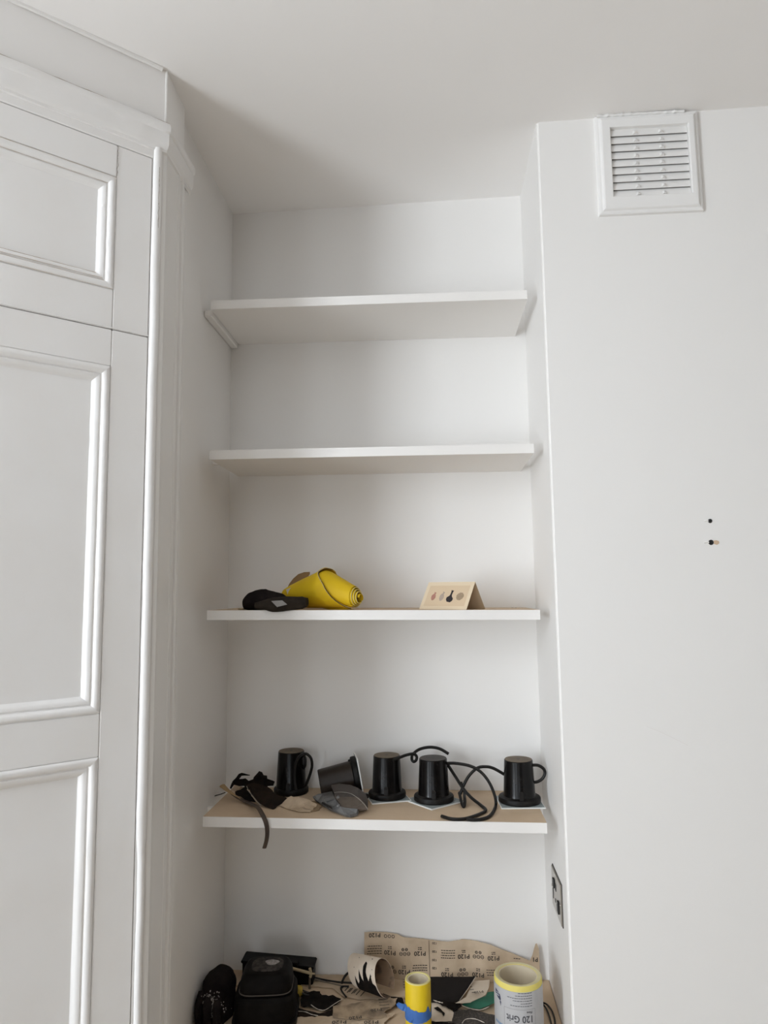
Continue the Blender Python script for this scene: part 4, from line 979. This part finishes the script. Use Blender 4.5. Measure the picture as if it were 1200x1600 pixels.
# cables near the back
def wire(label, pts, r, name='thin_cable', m=RUBBER):
    P = [w5(u, v, d) for u, v, d in pts]; b_ = sum(P, V()) / len(P); b_.z = ZB
    tag(obj(name, tube(P, r, 8, 6), m, None, b_, smooth=True), label, 'cable')
wire('thin dark cable running from the black case to the cream curl', [(488, 1527, .006), (505, 1531, .0025), (530, 1535, .0025), (548, 1536, .0025), (562, 1538, .0025), (585, 1545, .003)], .0022)
wire('pale thin rod lying beside the cable behind the black scraps', [(492, 1530, .004), (515, 1536, .0022), (536, 1541, .0022), (544, 1542, .0022)], .0016, 'thin_rod', mat('dull_rod', (.16, .13, .10), .6))
P = [w5(534, 1537, .0025), w5(535.5, 1532, .006), atY(540, 1524, -.03), atY(547, 1518.5, -.035), atY(556, 1516, -.045), atY(564, 1516, -.055)]
tag(obj('thin_cable', tube(P, .0024, 8, 6), RUBBER, None, w5(536, 1534), smooth=True), 'black cable arching up behind the left of the cream curl', 'cable')
wire('dark cable bent into a hook on the printed sheet', [(545, 1541, .0045), (536, 1541, .0045), (532.5, 1544, .0045), (535, 1550, .0045), (541, 1558, .0045)], .0016)
P = [w5(840, 1566, .003), w5(852, 1568, .004), w5(861, 1577, .003), w5(866, 1590, .0025), w5(868, 1606, .0025)]
tag(obj('thin_cable', tube(P, .0017, 8, 6), RUBBER, None, w5(850, 1570), smooth=True), 'outer of two thin black cables right of the white labelled roll', 'cable')
P = [w5(842, 1567, .006), w5(850, 1571, .006), w5(857, 1584, .003), w5(863, 1606, .0025)]
tag(obj('thin_cable', tube(P, .0017, 8, 6), RUBBER, None, w5(850, 1575), smooth=True), 'inner of two thin black cables right of the white labelled roll', 'cable')

# dark dusty glove at the far left
gx = V((.0315, -.145, ZB))
gl = thing('dusty_glove', 'black work glove with pale dust, slumped in the left corner of the cupboard top', 'glove', gx)
rg = []
for z, rx, ry_, dx, dy in ((.0008, .031, .050, 0, 0), (.018, .032, .050, 0, 0), (.038, .031, .046, 0, .002), (.054, .028, .040, .001, .004), (.066, .022, .032, .002, .006), (.073, .012, .020, .003, .008)):
    rg.append(sq_ring(gx + V((dx, dy, z)), rx, ry_, 2.6, 26))
blob('palm', rg, CLOTH, gl, 9, .0035, 45)
for k, (dx, y0_, r) in enumerate(((-.020, -.046, .0085), (-.003, -.050, .0095), (.015, -.048, .009))):
    obj('finger', tube([gx + V((dx, y0_ + .014, .050)), gx + V((dx, y0_ - .004, .040)), gx + V((dx + .001, y0_ - .010, .022)), gx + V((dx + .002, y0_ - .010, .010))], lambda t, r=r: r * (1 - .25 * t), 10, 4), CLOTH, gl, smooth=True)
b = bmesh.new(); rn = random.Random(5)
for k in range(220):
    x = rn.gauss(.006, .010); z = rn.gauss(.040, .009)
    c = gx + V((x, -.0475 - .004 + .35 * max(0, z - .045) + rn.uniform(-.001, .001), z)); r = rn.uniform(.0006, .0016)
    bmesh.ops.create_icosphere(b, subdivisions=1, radius=r, matrix=Matrix.Translation(c))
d_ = obj('dust', b, DUST, gl); d_['kind'] = 'stuff'
# curled brown scrap in the very corner
scrap5('paper_scrap', 'curled brown paper scrap at the far left beside the dusty glove', [(301, 1590, .004), (303, 1578, .012), (309, 1572, .018), (314, 1582, .014), (316, 1600, .004), (312, 1615, .001), (301, 1612, .001)], PAPERD, 41, amp=.004, rough=.001, cat='paper')

for o in bpy.data.objects:
    if '_w' in o: del o['_w']
